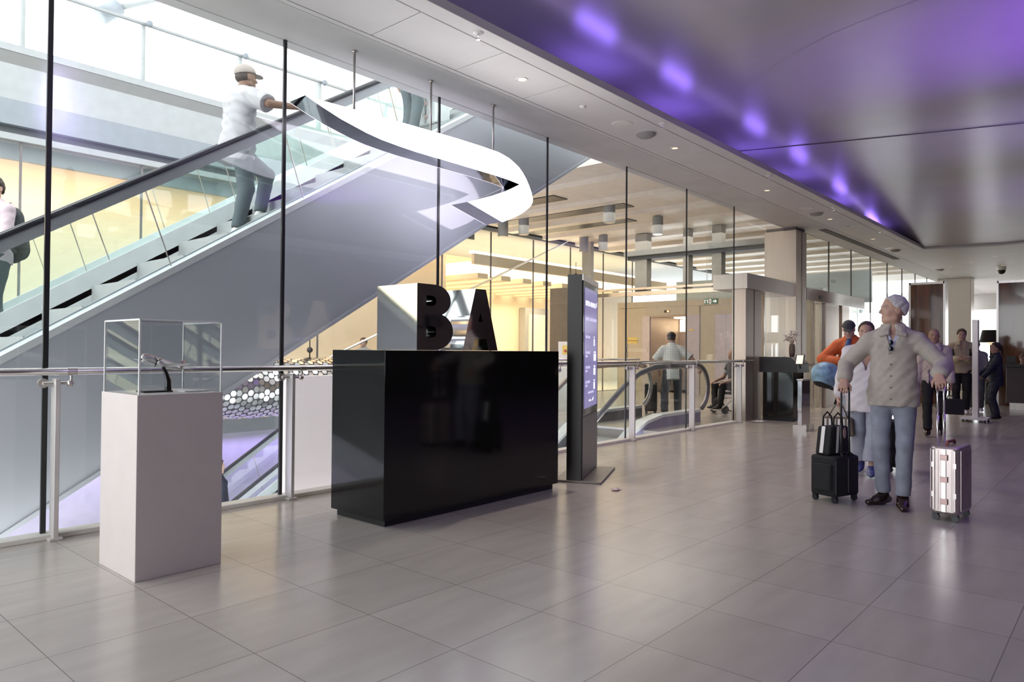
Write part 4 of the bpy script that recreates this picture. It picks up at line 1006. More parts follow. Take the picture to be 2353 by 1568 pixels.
Ao = [(4.115, zb_), (4.262, 1.815), (4.388, 1.815), (4.542, zb_), (4.425, zb_), (4.398, 1.395), (4.255, 1.395), (4.23, zb_)]
letter('letter_a', 'mirrored letter A standing right of the B on the black counter', Ao, [[(4.325, 1.615), (4.352, 1.54), (4.298, 1.54)]], 4.15, 4.62)

# ------------------------------------------------------------------ hanging light
out = [(3.204, 3.365), (3.353, 3.361), (3.671, 3.371), (4.104, 3.386), (4.554, 3.397), (4.926, 3.404), (5.25, 3.405), (5.419, 3.401), (5.52, 3.399), (5.602, 3.388), (5.70, 3.37), (5.792, 3.335), (5.86, 3.305), (5.923, 3.26), (5.985, 3.20), (6.037, 3.131), (6.08, 3.06), (6.101, 2.997), (6.097, 2.96), (6.084, 2.936), (6.045, 2.895), (5.994, 2.857), (5.92, 2.81), (5.82, 2.759), (5.601, 2.668)]
inn = [(5.08, 2.799), (5.20, 2.838), (5.327, 2.882), (5.45, 2.925), (5.566, 2.971), (5.65, 3.006), (5.732, 3.045), (5.888, 3.123), (5.70, 3.138), (5.503, 3.145), (5.114, 3.15), (4.693, 3.155), (4.40, 3.157), (4.183, 3.166), (3.98, 3.180), (3.818, 3.202), (3.546, 3.258), (3.329, 3.322)]
pn = thing('pendant_light', 'hooked ribbon shaped pendant light glowing white with mirrored underside', 'light', (4.7, 5.2, 3.3))
ol = out + inn; n = len(ol); yf, yb = 5.06, 5.31
MB().prism(ol, 'y', yf, yf + 0.008).build('glowing_face', G['led_white'], pn)
sd = MB()
for k in range(n):
    a, b = ol[k], ol[(k + 1) % n]
    sd.add([(a[0], yf + 0.008, a[1]), (b[0], yf + 0.008, b[1]), (b[0], yb, b[1]), (a[0], yb, a[1])], [(0, 1, 2, 3)])
sd.build('mirrored_edge', G['edge_mirror'], pn, 'auto')
MB().prism(ol, 'y', yb, yb + 0.002).build('glowing_back', G['led_lavender'], pn)
for x in (3.85, 4.78, 5.70): MB().cyl((x, 5.30, 3.36), (x, 5.30, 4.0), 0.011).cyl((x, 5.30, 3.985), (x, 5.30, 4.0), 0.025).build('suspension_rod', G['steel'], pn, True)

# ------------------------------------------------------------------ information kiosk
kz = math.radians(25)
kk = thing('information_kiosk', 'tall black information kiosk with a violet screen right of the counter', 'kiosk', (5.72, 4.10, 0), kz)
bx = lambda name, m, *a, parent=kk, bevel=0.0: MB().box(*a).build(name, G[m], parent, bevel=bevel, world=False)
bx('body', 'dark_bronze', 0, 0.92, 0.0, 0.15, 0.02, 2.06, bevel=0.004)
bx('lower_panel', 'kiosk_front', 0.03, 0.9, -0.006, 0.0, 0.03, 0.64); bx('front_glass', 'black_gloss', 0.03, 0.9, -0.006, 0.0, 0.65, 2.0)
bx('head_trim', 'steel', 0.0, 0.92, -0.008, 0.0, 2.0, 2.06)
scr = bx('screen', 'screen', 0.09, 0.84, -0.010, -0.006, 0.72, 1.94)
bx('base', 'kiosk_base', -0.02, 0.95, -0.20, 0.28, 0.0, 0.022, bevel=0.006)
an = MB().cyl((0.07, 0.08, 2.06), (0.07, 0.08, 2.19), 0.0025).cyl((0.07, 0.08, 2.06), (0.07, 0.08, 2.075), 0.012).build('aerial', G['black_plastic'], kk, world=False)
ti = 0
def text(s, x, z, size, m='screen_ink', center=True):
    cu = bpy.data.curves.new('screen_text', 'FONT'); cu.body = s; cu.size = size; cu.align_x = 'CENTER' if center else 'LEFT'; cu.extrude = 0.0005
    tmp = bpy.data.objects.new('tmp', cu); link(tmp); bpy.context.view_layer.update(); me = bpy.data.meshes.new_from_object(tmp.evaluated_get(bpy.context.evaluated_depsgraph_get())); bpy.data.objects.remove(tmp)
    me.materials.clear(); me.materials.append(G[m]); o = bpy.data.objects.new('screen_text', me); link(o); o.parent = scr
    o.location = (x, -0.0115, z); o.rotation_euler = (PI / 2, 0, 0); o['label'] = 'white screen text reading %s' % s.lower()
    return o
t_ = text('BRITISH AIRWAYS', 0.43, 1.76, 0.075, 'screen_bright'); del t_['label']
MB().prism([(0.76, 1.77), (0.80, 1.79), (0.815, 1.83), (0.79, 1.815), (0.765, 1.785)], 'y', -0.012, -0.010).build('ribbon_mark', G['screen_bright'], scr, world=False)
text('CURRENT LOUNGE CAPACITY', 0.46, 1.61, 0.05)
rows = [('FIRST LOUNGE', '', 2, 1.43), ('CLUB LOUNGE', 'NORTH', 5, 1.27), ('CLUB LOUNGE', 'SOUTH', 4, 1.12), ('CLUB LOUNGE', 'GATE B', 3, 0.97)]
for a, b, n, z in rows:
    text(a, 0.14, z, 0.038, center=False)
    if b: text(b, 0.14, z - 0.035, 0.034, center=False)
    bars = MB()
    for k in range(n):
        x = 0.62 + 0.028 * k - 0.0; bars.box(x, x + 0.02, -0.012, -0.010, z - 0.075, z - 0.0).ball((x + 0.01, -0.011, z + 0.018), (0.008, 0.001, 0.010), None, 8, 5)
    bars.build('capacity_bars', G['screen_bright'], scr, world=False)
text('PLEASE ASK OUR TEAM', 0.46, 0.86, 0.032); text('ba.com', 0.40, 0.78, 0.036, 'screen_bright')
MB().prism([(0.50, 0.775), (0.60, 0.785), (0.62, 0.815), (0.57, 0.80)], 'y', -0.012, -0.010).build('ribbon_mark', G['screen_bright'], scr, world=False)

# ------------------------------------------------------------------ black podium with screen, vase
pd = thing('service_podium', 'black self service podium with a tilted touch screen in front of the steel column', 'podium', (13.75, 5.1, 0))
MB().box(13.50, 14.05, 4.82, 5.40, 0.06, 0.93).build('body', G['black_gloss'], pd, bevel=0.006)
MB().prism([(5.45, 0.92), (5.45, 1.215), (4.86, 1.208), (4.74, 1.09), (4.73, 0.92)], 'x', 13.44, 14.1).build('head', G['black_plastic'], pd, bevel=0.006)
MB().prism([(4.862, 1.208), (4.857, 1.218), (4.745, 1.105), (4.75, 1.098)], 'x', 13.5, 14.04).box(13.46, 13.6, 5.0, 5.42, 1.2145, 1.222).build('desk_top', G['steel'], pd)
tb = MB().prism([(13.40, 1.08), (13.43, 1.08), (13.50, 1.26), (13.47, 1.26)], 'y', 4.60, 4.76).build('screen_housing', G['black_plastic'], pd)
MB().prism([(13.402, 1.095), (13.406, 1.09), (13.472, 1.25), (13.466, 1.25)], 'y', 4.62, 4.74).build('touch_screen', G['lamp_warm'], tb)
MB().cyl((13.47, 4.68, 1.0), (13.46, 4.70, 1.12), 0.015).build('bracket', G['black_plastic'], tb)
MB().box(13.5, 14.05, 4.82, 5.40, 0, 0.06).build('plinth_base', G['black_matt'], pd)
sb = thing('steel_bin', 'polished steel queue stand at the foot of the black podium', 'stand', (12.1, 4.2, 0))
MB().box(11.95, 12.33, 4.12, 4.20, 0.1, 0.84).build('panel', G['chrome'], sb, bevel=0.01)
for x in (11.97, 12.28): MB().box(x, x + 0.05, 4.06, 4.28, 0, 0.1).build('foot', G['steel_bright'], sb)
MB().box(11.94, 12.34, 4.11, 4.21, 0.84, 0.86).build('cap', G['steel'], sb)
vs_ = thing('vase', 'brown vase of dried pale blossom on the black podium', 'vase', (13.85, 4.98, 1.212))
vs_.location = (13.74, 4.93, 1.211)
MB().lathe([(0.035, 0), (0.05, 0.03), (0.058, 0.12), (0.055, 0.2), (0.048, 0.23), (0.05, 0.25), (0.044, 0.25), (0.04, 0.2)]).build('body', G['vase_brown'], vs_, True, world=False)
rg = random.Random(5); stm = MB(); fl = MB()
for k in range(26):
    t = rg.uniform(0, 2 * PI); q = rg.uniform(0.02, 0.17); h = rg.uniform(0.40, 0.56); e = (q * math.cos(t), q * math.sin(t), h - q * 0.5)
    stm.tube([(0, 0, 0.15), (e[0] * 0.4, e[1] * 0.4, 0.3), e], 0.0022, 5)
    for j in range(5):
        c = (e[0] + rg.uniform(-0.03, 0.03), e[1] + rg.uniform(-0.03, 0.03), e[2] + rg.uniform(-0.04, 0.03)); fl.ball(c, rg.uniform(0.008, 0.016), None, 6, 4)
stm.build('stems', G['stem_brown'], vs_, world=False); fl.build('blossom', G['dried_flower'], vs_, True, world=False)

# ------------------------------------------------------------------ reception, lamp, totem post
rd = thing('reception_desk', 'dark brown reception desk with raised top in front of the wide brown panel', 'desk', (20.6, 1.2, 0))
MB().box(20.2, 20.7, -2.5, 2.28, 0.16, 1.0).build('body', G['dark_wall'], rd, bevel=0.01); MB().box(20.1, 20.8, -2.55, 2.34, 1.0, 1.06).build('desk_top', G['dark_bronze'], rd); MB().box(20.25, 20.65, -2.45, 2.22, 0, 0.16).build('kick_plate', G['steel'], rd)
mo = thing('monitor', 'black monitor on the reception desk beside the receptionist', 'monitor', (20.5, 2.05, 1.06))
MB().box(20.42, 20.46, 2.12, 2.30, 1.09, 1.25).build('display', G['black_plastic'], mo); MB().box(20.42, 20.55, 2.17, 2.25, 1.06, 1.1).build('stand', G['black_plastic'], mo)
tl = thing('table_lamp', 'table lamp with dark drum shade glowing below near the brown panel', 'lamp', (22.0, 2.8, 0))
MB().lathe([(0.2, 1.92), (0.27, 1.6), (0.265, 1.6), (0.195, 1.92)], (22, 2.8, 0)).build('lamp_shade', G['lampshade'], tl, 'auto'); MB().ball((22, 2.8, 1.62), 0.09).build('bulb', G['lamp_warm'], tl, True)
MB().cyl((22, 2.8, 0.95), (22, 2.8, 1.6), 0.03).cyl((22, 2.8, 0.0), (22, 2.8, 0.95), 0.16).build('base', G['dark_bronze'], tl, 'auto')
tp = thing('totem', 'slim white totem post on a wheeled base beside the uniformed woman', 'totem', (16.1, 2.25, 0))
MB().box(16.0, 16.12, 2.24, 2.34, 0.08, 1.95).build('post', G['steel_post'], tp, bevel=0.01)
MB().box(15.85, 16.35, 2.08, 2.52, 0.05, 0.09).build('base', G['white_gloss'], tp, bevel=0.006)
for x, y in ((15.88, 2.12), (15.88, 2.47), (16.31, 2.12), (16.31, 2.47)): MB().cyl((x, y - 0.015, 0.026), (x, y + 0.015, 0.026), 0.026, 12).build('wheel', G['rubber'], tp)
for lab, x, y, m in (('crumpled pink paper scrap lying on the tiles', 5.66, 3.65, 'paper_pink'), ('flat white sheet of paper at the foot of the portal', 13.05, 5.30, 'paper_white')):
    mb = MB(); rg = random.Random(int(x * 10)); S = 0.05 if m == 'paper_pink' else 0.16; nn = 6
    vs = [((i / nn - .5) * 2 * S + rg.uniform(-.2, .2) * S, (j / nn - .5) * 1.3 * S + rg.uniform(-.2, .2) * S, 0.002 + rg.uniform(0, 0.3) * (S if S < .1 else .05)) for j in range(nn + 1) for i in range(nn + 1)]
    mb.add(vs, [(j * (nn + 1) + i, j * (nn + 1) + i + 1, (j + 1) * (nn + 1) + i + 1, (j + 1) * (nn + 1) + i) for j in range(nn) for i in range(nn)])
    o = mb.build('paper', G[m]); sd = o.modifiers.new('t', 'SOLIDIFY'); sd.thickness = 0.0015; o.location = (x, y, 0.001); tag(o, lab, 'paper')

# ------------------------------------------------------------------ ceiling fittings
def fitting(kind, first, x, y, label, z=SZ):
    c = first if not first.get('used') else copy_tree(first)
    first['used'] = 1; c['used'] = 1
    c.location = (x, y, z); tag(c, label)
    return c
dl = thing('downlight', 'downlight', 'downlight', (0, 0, 0), 0, 'round downlights in the ceiling')
MB().lathe([(0.036, -0.002), (0.06, -0.006), (0.064, 0.0), (0.05, 0.0)], n=28).build('rim', G['ring_white'], dl, 'auto'); MB().cyl((0, 0, -0.003), (0, 0, 0.0), 0.04, 24).build('lens', G['lamp_warm'], dl)
def order(i, w): return ['nearest', 'second nearest', 'third', 'fourth', 'fifth', 'sixth', 'seventh', 'eighth', 'ninth', 'tenth', 'eleventh', 'twelfth'][i] + ' ' + w
for i, (x, y) in enumerate([(5.34, 4.58), (8.46, 4.58), (11.66, 4.6), (14.97, 4.62), (18.2, 4.65)]): fitting('d', dl, x, y, order(i, 'round warm downlight in the white ceiling panels'))
for i, (x, y) in enumerate([(23.5, 2.9), (24.5, 3.6), (26.0, 3.0), (28, 3.4), (27, 2.2), (31, 2.8), (25.5, 4.3)]):
    c = copy_tree(dl); c.location = (x, y, SZ); tag(c, order(i, 'small downlight in the flat ceiling beyond the violet ceiling'), None, 'downlights of the far ceiling')
sp = thing('ceiling_speaker', 'speaker', 'speaker', (0, 0, 0), 0, 'round speakers in the ceiling')
MB().cyl((0, 0, -0.006), (0, 0, 0), 0.105, 32).build('grille', G['speaker_grey'], sp, 'auto'); MB().lathe([(0.104, -0.008), (0.125, -0.006), (0.128, 0), (0.10, 0)], n=32).build('rim', G['ring_white'], sp, 'auto')
for i, (x, y) in enumerate([(7.16, 4.57), (13.59, 4.62), (20.0, 4.7)]): fitting('s', sp, x, y, order(i, 'flat round speaker grille in the white ceiling panels'))
s2 = thing('ceiling_detector', 'detector', 'detector', (0, 0, 0), 0, 'domed detectors beside the speakers')
MB().lathe([(0.125, 0), (0.12, -0.02), (0.085, -0.045), (0.04, -0.052)], n=32).build('dome', G['speaker_grey'], s2, 'auto'); MB().lathe([(0.122, -0.004), (0.14, -0.004), (0.14, 0), (0.12, 0)], n=32).build('rim', G['ring_white'], s2, 'auto')
for i, (x, y) in enumerate([(7.67, 4.55), (14.16, 4.62), (20.5, 4.7), (26.1, 4.7), (31.5, 4.75)]): fitting('s', s2, x, y, order(i, 'domed grey ceiling unit beside a speaker'))
sk = thing('ceiling_sprinkler', 'sprinkler', 'sprinkler', (0, 0, 0), 0, 'sprinklers along the lip of the violet ceiling')
MB().lathe([(0.045, 0), (0.045, -0.006), (0.03, -0.014), (0.012, -0.014)], n=24).build('rosette', G['ring_white'], sk, 'auto'); MB().cyl((0, 0, -0.014), (0, 0, -0.03), 0.007).tube([(-0.012, 0, -0.02), (-0.014, 0, -0.045), (0, 0, -0.058), (0.014, 0, -0.045), (0.012, 0, -0.02)], 0.0028, 6).cyl((0, 0, -0.058), (0, 0, -0.061), 0.016).build('head', G['steel_bright'], sk, 'auto')
for i, (x, y) in enumerate([(4.31, 4.19), (7.45, 4.19), (10.69, 4.19), (13.79, 4.19), (16.95, 4.19)]): fitting('k', sk, x, y, order(i, 'sprinkler along the lip of the violet ceiling'))
sn = thing('ceiling_sensor', 'sensor', 'sensor', (0, 0, 0), 0, 'small white sensors in the ceiling panels')
MB().lathe([(0.035, 0), (0.034, -0.012), (0.02, -0.022), (0.008, -0.022)], n=20).build('body', G['ring_white'], sn, 'auto')
for i, (x, y) in enumerate([(6.36, 4.57), (16.05, 4.6)]): fitting('n', sn, x, y, order(i, 'small white ceiling sensor'))
dc = thing('ceiling_camera', 'dark dome camera hanging under the far flat ceiling', 'camera', (26.5, 3.1, SZ))
MB().cyl((26.5, 3.1, 3.9), (26.5, 3.1, SZ), 0.12, 20).build('housing', G['ring_white'], dc); MB().ball((26.5, 3.1, 3.88), 0.11).build('dome', G['black_plastic'], dc, True)
cy = thing('spotlight', 'spot', 'spotlight', (0, 0, 0), 0, 'cylinder spotlights over the lift lobby')
MB().cyl((0, 0, 0), (0, 0, -0.42), 0.13, 24).build('housing', G['far_fascia'], cy, 'auto'); MB().cyl((0, 0, -0.421), (0, 0, -0.424), 0.11, 24).build('lens', G['steel'], cy)
for i, (x, y, l) in enumerate([(13.3, 12.0, 'grey cylinder spotlight nearest the hanging light'), (13.4, 11.4, 'grey cylinder spotlight second from the hanging light'), (16.8, 12.0, 'grey cylinder spotlight above the kiosk, left of its pair'), (16.9, 11.4, 'grey cylinder spotlight above the kiosk, right of its pair'), (15.42, 8.8, 'lit cylinder spotlight above the lift doors'), (13.36, 8.85, 'cylinder spotlight between the kiosk and the lift doors')]):
    c = fitting('c', cy, x, y, l, 4.6)
    if i == 4: MB().cyl((x, y, 4.175), (x, y, 4.172), 0.105, 24).build('lit_lens', G['lamp_cool'], c)
for o in bpy.data.objects:
    if 'used' in o: del o['used']
# ------------------------------------------------------------------ people
D = math.radians
GRIP = 1.15
def place(p, loc, face): return to_local(loc, face, p)
L = (6.74, 1.56, 0); Fc = D(190)
r, k = person('grey haired man in sand linen overshirt and pale jeans pulling two cases', L, Fc, 1.79, 'skin_a', 0.006, look=(D(-66), D(2), 0), lean=(0, -0.02),
  hands={1: (place((6.47, 1.875, 1.075), L, Fc), (0.05, 0.72, -0.62), (0.1, -0.55, -0.8), GRIP, True), -1: (place((6.50, 1.175, 1.135), L, Fc), (-0.1, 0.72, -0.62), (-0.1, -0.55, -0.8), GRIP, True)},
  feet={1: ((0.075, -0.02, 0.085), 0.7, 0), -1: ((-0.075, 0.09, 0.085), -0.05, 0)}, poles={1: (0.55, -1, -0.1), -1: (-0.5, -1, -0.1)},
  top=dict(m='linen_sand', hem=0.83, body=0.95, flare=0.014, v=1.30, collar=True, buttons=(1.27, 1.175, 1.08, 0.985, 0.89), r=0.022, name='overshirt', cuff=0.042), under=dict(m='shirt_blue', v=1.37), legs=dict(m='jean_light', r=0.006, hemr=0.055, up=0.06), shoe='shoe_oxblood', hair=('crop', 'hair_silver'), brow='brow_grey', width=1.04, drop=0.052)
ch = M_of(r) @ Vector(tuple(k['hipC'] + k['up'] * 0.40 + k['fw'] * 0.150 + k['rt'] * 0.01))
sg = thing('sunglasses', 'dark sunglasses hanging from the open collar of the grey haired man', 'sunglasses', tuple(ch), Fc - PI / 2)
for x in (-0.026, 0.026): MB().ball((0, 0.0, x), (0.018, 0.004, 0.022)).build('lens', G['lens_black'], sg, True, world=False)
MB().tube([(0, 0, -0.01), (0, 0.006, 0), (0, 0, 0.01)], 0.002, 6).tube([(0, 0, 0.05), (0.01, -0.01, 0.04), (0.015, -0.014, -0.08)], 0.002, 6).build('frame', G['black_plastic'], sg, world=False)

L = (8.30, 2.185, 0); Fc = D(193)
person('woman in loose white blouse and wide pale jeans walking behind the grey haired man', L, Fc, 1.63, 'skin_a', 0.007, look=(D(-6), D(-3), 0),
  hands={1: (place((8.22, 2.455, 0.77), L, Fc), (0.0, 0.2, -1), (-1, 0.1, 0), 1.0, True), -1: (place((8.12, 1.99, 0.98), L, Fc), (0.3, 0.8, 0), (0.6, -0.5, 0), 0.7, True)},
  feet={1: ((0.07, -0.2, 0.10), 0.1, -0.15), -1: ((-0.06, 0.2, 0.085), 0.0, 0)},
  top=dict(m='blouse', hem=0.72, v=1.20, r=0.030, flare=0.035, sl=1.15, sleeve=0.9, name='blouse', wrinkle=0.004), legs=dict(m='jean_pale', r=0.014, hemr=0.10, up=0.16), shoe='shoe_blue', hair=('bun', 'hair_brown'))
L = (11.5, 3.19, 0); Fc = D(196)
person('man in bright orange coat and dark cap bending over a blue duffel bag', L, Fc, 1.84, 'skin_b', 0.008, look=(D(-4), D(-22), 0), lean=(0.12, 0.42), hip=(0, -0.08, 0),
  hands={1: (place((11.18, 3.30, 1.17), L, Fc), (-0.8, 0.45, -0.2), (-0.2, -0.3, -0.9), 0.35, True), -1: (place((11.3, 2.93, 1.0), L, Fc), (0.3, 0.5, -0.8), (0.9, 0, 0), 0.6, True)}, poles={1: (1, -0.3, -0.2)},
  feet={1: ((0.1, -0.1, 0.085), 0.1, 0), -1: ((-0.1, 0.2, 0.085), -0.1, 0)},
  top=dict(m='orange_coat', hem=0.82, r=0.03, sl=1.2, name='coat', collar=True), legs=dict(m='jean_pale'), shoe='shoe_white', hair=('cap', 'cap_grey', 'hair_light'))
L = (12.9, 2.40, 0); Fc = D(190)
person('bald man in pale oat blazer walking behind the grey haired man', L, Fc, 1.69, 'skin_d', 0.008, look=(D(8), D(-4), 0),
  hands={-1: (place((12.8, 2.13, 0.72), L, Fc), (0, 0.1, -1), (1, 0, 0), 1.0, True)}, feet={1: ((0.09, 0.25, 0.085), 0.05, 0), -1: ((-0.09, -0.22, 0.12), -0.05, -0.3)},
  top=dict(m='blazer_oat', hem=0.74, v=1.08, r=0.026, open=0.07, name='blazer', collar=True), under=dict(m='plaid', v=1.40, hem=0.84), legs=dict(m='trouser_black'), shoe='shoe_oxblood', hair=('ring', 'hair_dark'))
L = (18.1, 2.84, 0); Fc = D(190)
r, k = person('young man in khaki shirt and black trousers looking at his phone in the distance', L, Fc, 1.83, 'skin_b', 0.009, look=(0, D(-6), 0),
  hands={1: ((0.06, 0.30, 1.14), (-0.8, 0.5, 0), (-0.3, -0.3, 0.8), 0.5), -1: ((-0.08, 0.30, 1.14), (0.8, 0.5, 0), (0.3, -0.3, 0.8), 0.5)},
  feet={1: ((0.10, 0.0, 0.085), 0.35, 0), -1: ((-0.07, 0.12, 0.085), 0.0, 0)}, top=dict(m='khaki', hem=0.84, v=1.3, r=0.026, name='shirt', collar=True), legs=dict(m='trouser_black', r=0.02), shoe='shoe_white', hair=('short', 'hair_brown'))
L = (17.0, 2.08, 0); Fc = D(110)
person('woman in dark navy uniform with ponytail standing beside the slim totem', L, Fc, 1.52, 'skin_d', 0.009, look=(D(10), D(-5), 0),
  hands={1: ((0.12, 0.34, 1.02), (-0.3, 0.9, 0.1), (0, 0, 1), 0.4), -1: ((-0.15, 0.3, 0.95), (0.2, 0.9, 0), (0, 0, 1), 0.4)}, top=dict(m='navy', hem=0.76, v=1.3, r=0.018, name='jacket', collar=True), under=dict(m='tee_white', v=1.42), legs=dict(m='navy'), shoe='shoe_black', hair=('ponytail', 'hair_dark'))
person('person in grey trousers and pale top half hidden behind the slim totem', (18.95, 2.70, 0), D(185), 1.6, 'skin_b', 0.010, top=dict(m='tee_white', hem=0.84, r=0.02), legs=dict(m='grey_knit', r=0.02), shoe='shoe_white', hair=('short', 'hair_dark'))
person('distant bald man whose head shows between the brown panel and the khaki shirt', (24.0, 4.02, 0), D(190), 1.6, 'skin_a', 0.011, top=dict(m='tee_white', hem=0.84), legs=dict(m='trouser_charcoal'))
person('receptionist in white blouse seated behind the dark reception desk', (21.27, 2.04, 0), D(200), 1.72, 'skin_a', 0.010, hip=(0, 0, -0.42), lean=(0.06, 0.16), look=(D(-18), D(-22), 0), feet={1: ((0.1, 0.3, 0.085), 0, 0), -1: ((-0.1, 0.3, 0.085), 0, 0)}, hands={1: ((0.15, 0.2, 0.60), (0, 0.6, -0.6), (0, -0.5, -1), 0.3), -1: ((-0.15, 0.2, 0.60), (0, 0.6, -0.6), (0, -0.5, -1), 0.3)}, top=dict(m='tee_white', hem=0.90, r=0.014), legs=dict(m='trouser_black'), hair=('short', 'hair_light'))
oc = thing('office_chair', 'dark office chair under the seated receptionist', 'chair', (21.3, 2.05, 0))
MB().box(21.08, 21.52, 1.83, 2.27, 0.23, 0.275).build('seat', G['black_cloth'], oc, bevel=0.02); MB().cyl((21.3, 2.05, 0.04), (21.3, 2.05, 0.235), 0.03).build('stem', G['black_plastic'], oc); MB().lathe([(0.24, 0), (0.24, 0.02), (0.03, 0.05)], (21.3, 2.05, 0)).build('base', G['black_plastic'], oc)

# on the escalators
L = (3.55, 6.85, 2.382); Fc = 0.0
person('man in white tee shirt and cap riding the upper escalator, hand on rail', L, Fc, 1.82, 'skin_c', 0.007, look=(D(-3), D(4), 0), lean=(0, 0.10),
  hands={1: (place((3.86, 6.24, 3.70), L, Fc), (0.05, 1, 0.1), (0, 0.3, -1), 0.25, True), -1: ((-0.27, 0.14, 0.88), (0, 0.3, -1), (1, 0, 0), 0.4)}, poles={1: (0.8, -0.5, -0.6)},
  feet={1: ((0.13, -0.06, 0.087), 0.1, 0.0), -1: ((-0.10, 0.30, 0.337), -0.05, 0.0)}, top=dict(m='tee_white', hem=0.76, sleeve=0.46, r=0.034, flare=0.012, name='tee_shirt', wrinkle=0.005, sl=1.2), legs=dict(m='trouser_slate', r=0.018, hemr=0.058, up=0.06), shoe='shoe_white', hair=('cap', 'cap_taupe', 'hair_dark'), width=1.03)
L = (1.90, 8.55, 1.282); Fc = D(205)
person('man in pale pink shirt with a dark rucksack on the farther escalator', L, Fc, 1.71, 'skin_a', 0.008, look=(D(12), D(-2), 0), hands={1: ((0.27, 0.2, 0.98), (-0.3, 0.9, -0.2), (-0.6, 0, -0.6), 0.8), -1: ((-0.22, 0.28, 0.98), (0.4, 0.8, -0.2), (0.6, 0, -0.6), 0.8)}, top=dict(m='shirt_pink', hem=0.86, r=0.022, collar=True, name='shirt'), legs=dict(m='trouser_slate', r=0.02), shoe='shoe_white', hair=('crop', 'hair_dark'), poles={1: (1, -0.2, -0.5)})
person('traveller in dark trousers high on the upper escalator behind the hanging light', (5.80, 6.85, 3.882), 0.0, 1.75, 'skin_b', 0.009, feet={1: ((0.11, -0.03, 0.085), 0, 0), -1: ((-0.1, 0.06, 0.085), 0, 0)}, top=dict(m='grey_knit', hem=0.86), legs=dict(m='trouser_slate', r=0.012), shoe='shoe_black', hair=('short', 'hair_dark'))
person('person in dark jacket on the lower escalator deep in the void', (5.46, 11.05, -2.245), 0.0, 1.76, 'skin_b', 0.010, top=dict(m='navy', hem=0.78, r=0.03, name='jacket'), legs=dict(m='trouser_charcoal'), hair=('short', 'hair_dark'))
L = (12.75, 6.93, 0); Fc = D(32)
person('man in cream checked shirt and black cap seen from behind beyond the glass', L, Fc, 1.74, 'skin_d', 0.007, look=(D(-12), D(-14), 0), lean=(-0.02, 0.22), hip=(0, -0.05, -0.04),
  hands={1: (place((12.95, 6.36, 0.93), L, Fc), (0.1, 0.6, -0.8), (-0.8, 0, -0.3), 0.9, True), -1: (place((12.80, 7.26, 0.93), L, Fc), (-0.1, 0.4, -0.9), (0.8, 0, 0), 1.0, True)}, feet={1: ((0.12, 0.16, 0.085), 0.1, 0), -1: ((-0.16, -0.12, 0.11), -0.1, -0.2)},
  top=dict(m='check_shirt', hem=0.78, sleeve=0.47, r=0.028, name='shirt', sl=1.15, collar=True), legs=dict(m='trouser_charcoal', r=0.02, hemr=0.075), shoe='shoe_black', hair=('cap', 'cap_black', 'hair_dark'), poles={1: (1, -0.4, -0.2), -1: (-1, -0.5, -0.1)})
L = (14.55, 6.45, 0); Fc = D(150)
person('bald person in dark waistcoat seated in a wheelchair beside the steel portal', L, Fc, 1.72, 'skin_a', 0.009, hip=(0, -0.05, -0.38), look=(D(10), D(-10), 0), lean=(0, 0.12), feet={1: ((0.1, 0.42, 0.18), 0, 0), -1: ((-0.1, 0.42, 0.18), 0, 0)}, hands={1: ((0.2, 0.35, 0.68), (-0.2, 0.9, -0.2), (0, 0, -1), 0.5), -1: ((-0.2, 0.35, 0.68), (0.2, 0.9, -0.2), (0, 0, -1), 0.5)}, top=dict(m='trouser_charcoal', hem=0.88, sleeve=0.2, r=0.02, name='waistcoat'), under=dict(m='tee_white', v=1.4), legs=dict(m='trouser_black'), shoe='shoe_black')
wc = thing('wheelchair', 'wheelchair beside the steel portal', 'wheelchair', L, Fc - PI / 2)
MB().box(-0.24, 0.24, -0.30, 0.22, 0.40, 0.44).build('seat', G['black_cloth'], wc, bevel=0.01, world=False); MB().box(-0.24, 0.24, -0.36, -0.32, 0.44, 0.9).build('backrest', G['black_cloth'], wc, bevel=0.01, world=False)
for q in (1, -1):
    MB().tube([(0.29 * q, -0.2 + 0.29 * math.cos(t), 0.30 + 0.29 * math.sin(t)) for t in np.linspace(0, 2 * PI, 29)], 0.016, 8).cyl((0.25 * q, -0.2, 0.3), (0.31 * q, -0.2, 0.3), 0.03).build('wheel', G['rubber'], wc, True, world=False)
    MB().cyl((0.2 * q - 0.015, 0.36, 0.09), (0.2 * q + 0.015, 0.36, 0.09), 0.09, 20).build('caster', G['rubber_grey'], wc, world=False)
    MB().tube([(0.25 * q, -0.34, 0.95), (0.25 * q, -0.34, 0.3), (0.25 * q, 0.2, 0.3), (0.22 * q, 0.45, 0.12)], 0.012).tube([(0.27 * q, -0.3, 0.66), (0.27 * q, 0.15, 0.66), (0.25 * q, 0.2, 0.3)], 0.012).box(min(0.05 * q, 0.2 * q), max(0.05 * q, 0.2 * q), 0.38, 0.56, 0.07, 0.09).build('frame', G['steel'], wc, True, world=False)
person('dark haired person passing behind the stair rail, only the face above the counter', (10.15, 13.5, 0), D(200), 1.56, 'skin_b', 0.010, top=dict(m='tee_white', hem=0.84), legs=dict(m='trouser_charcoal'), hair=('short', 'hair_brown'))

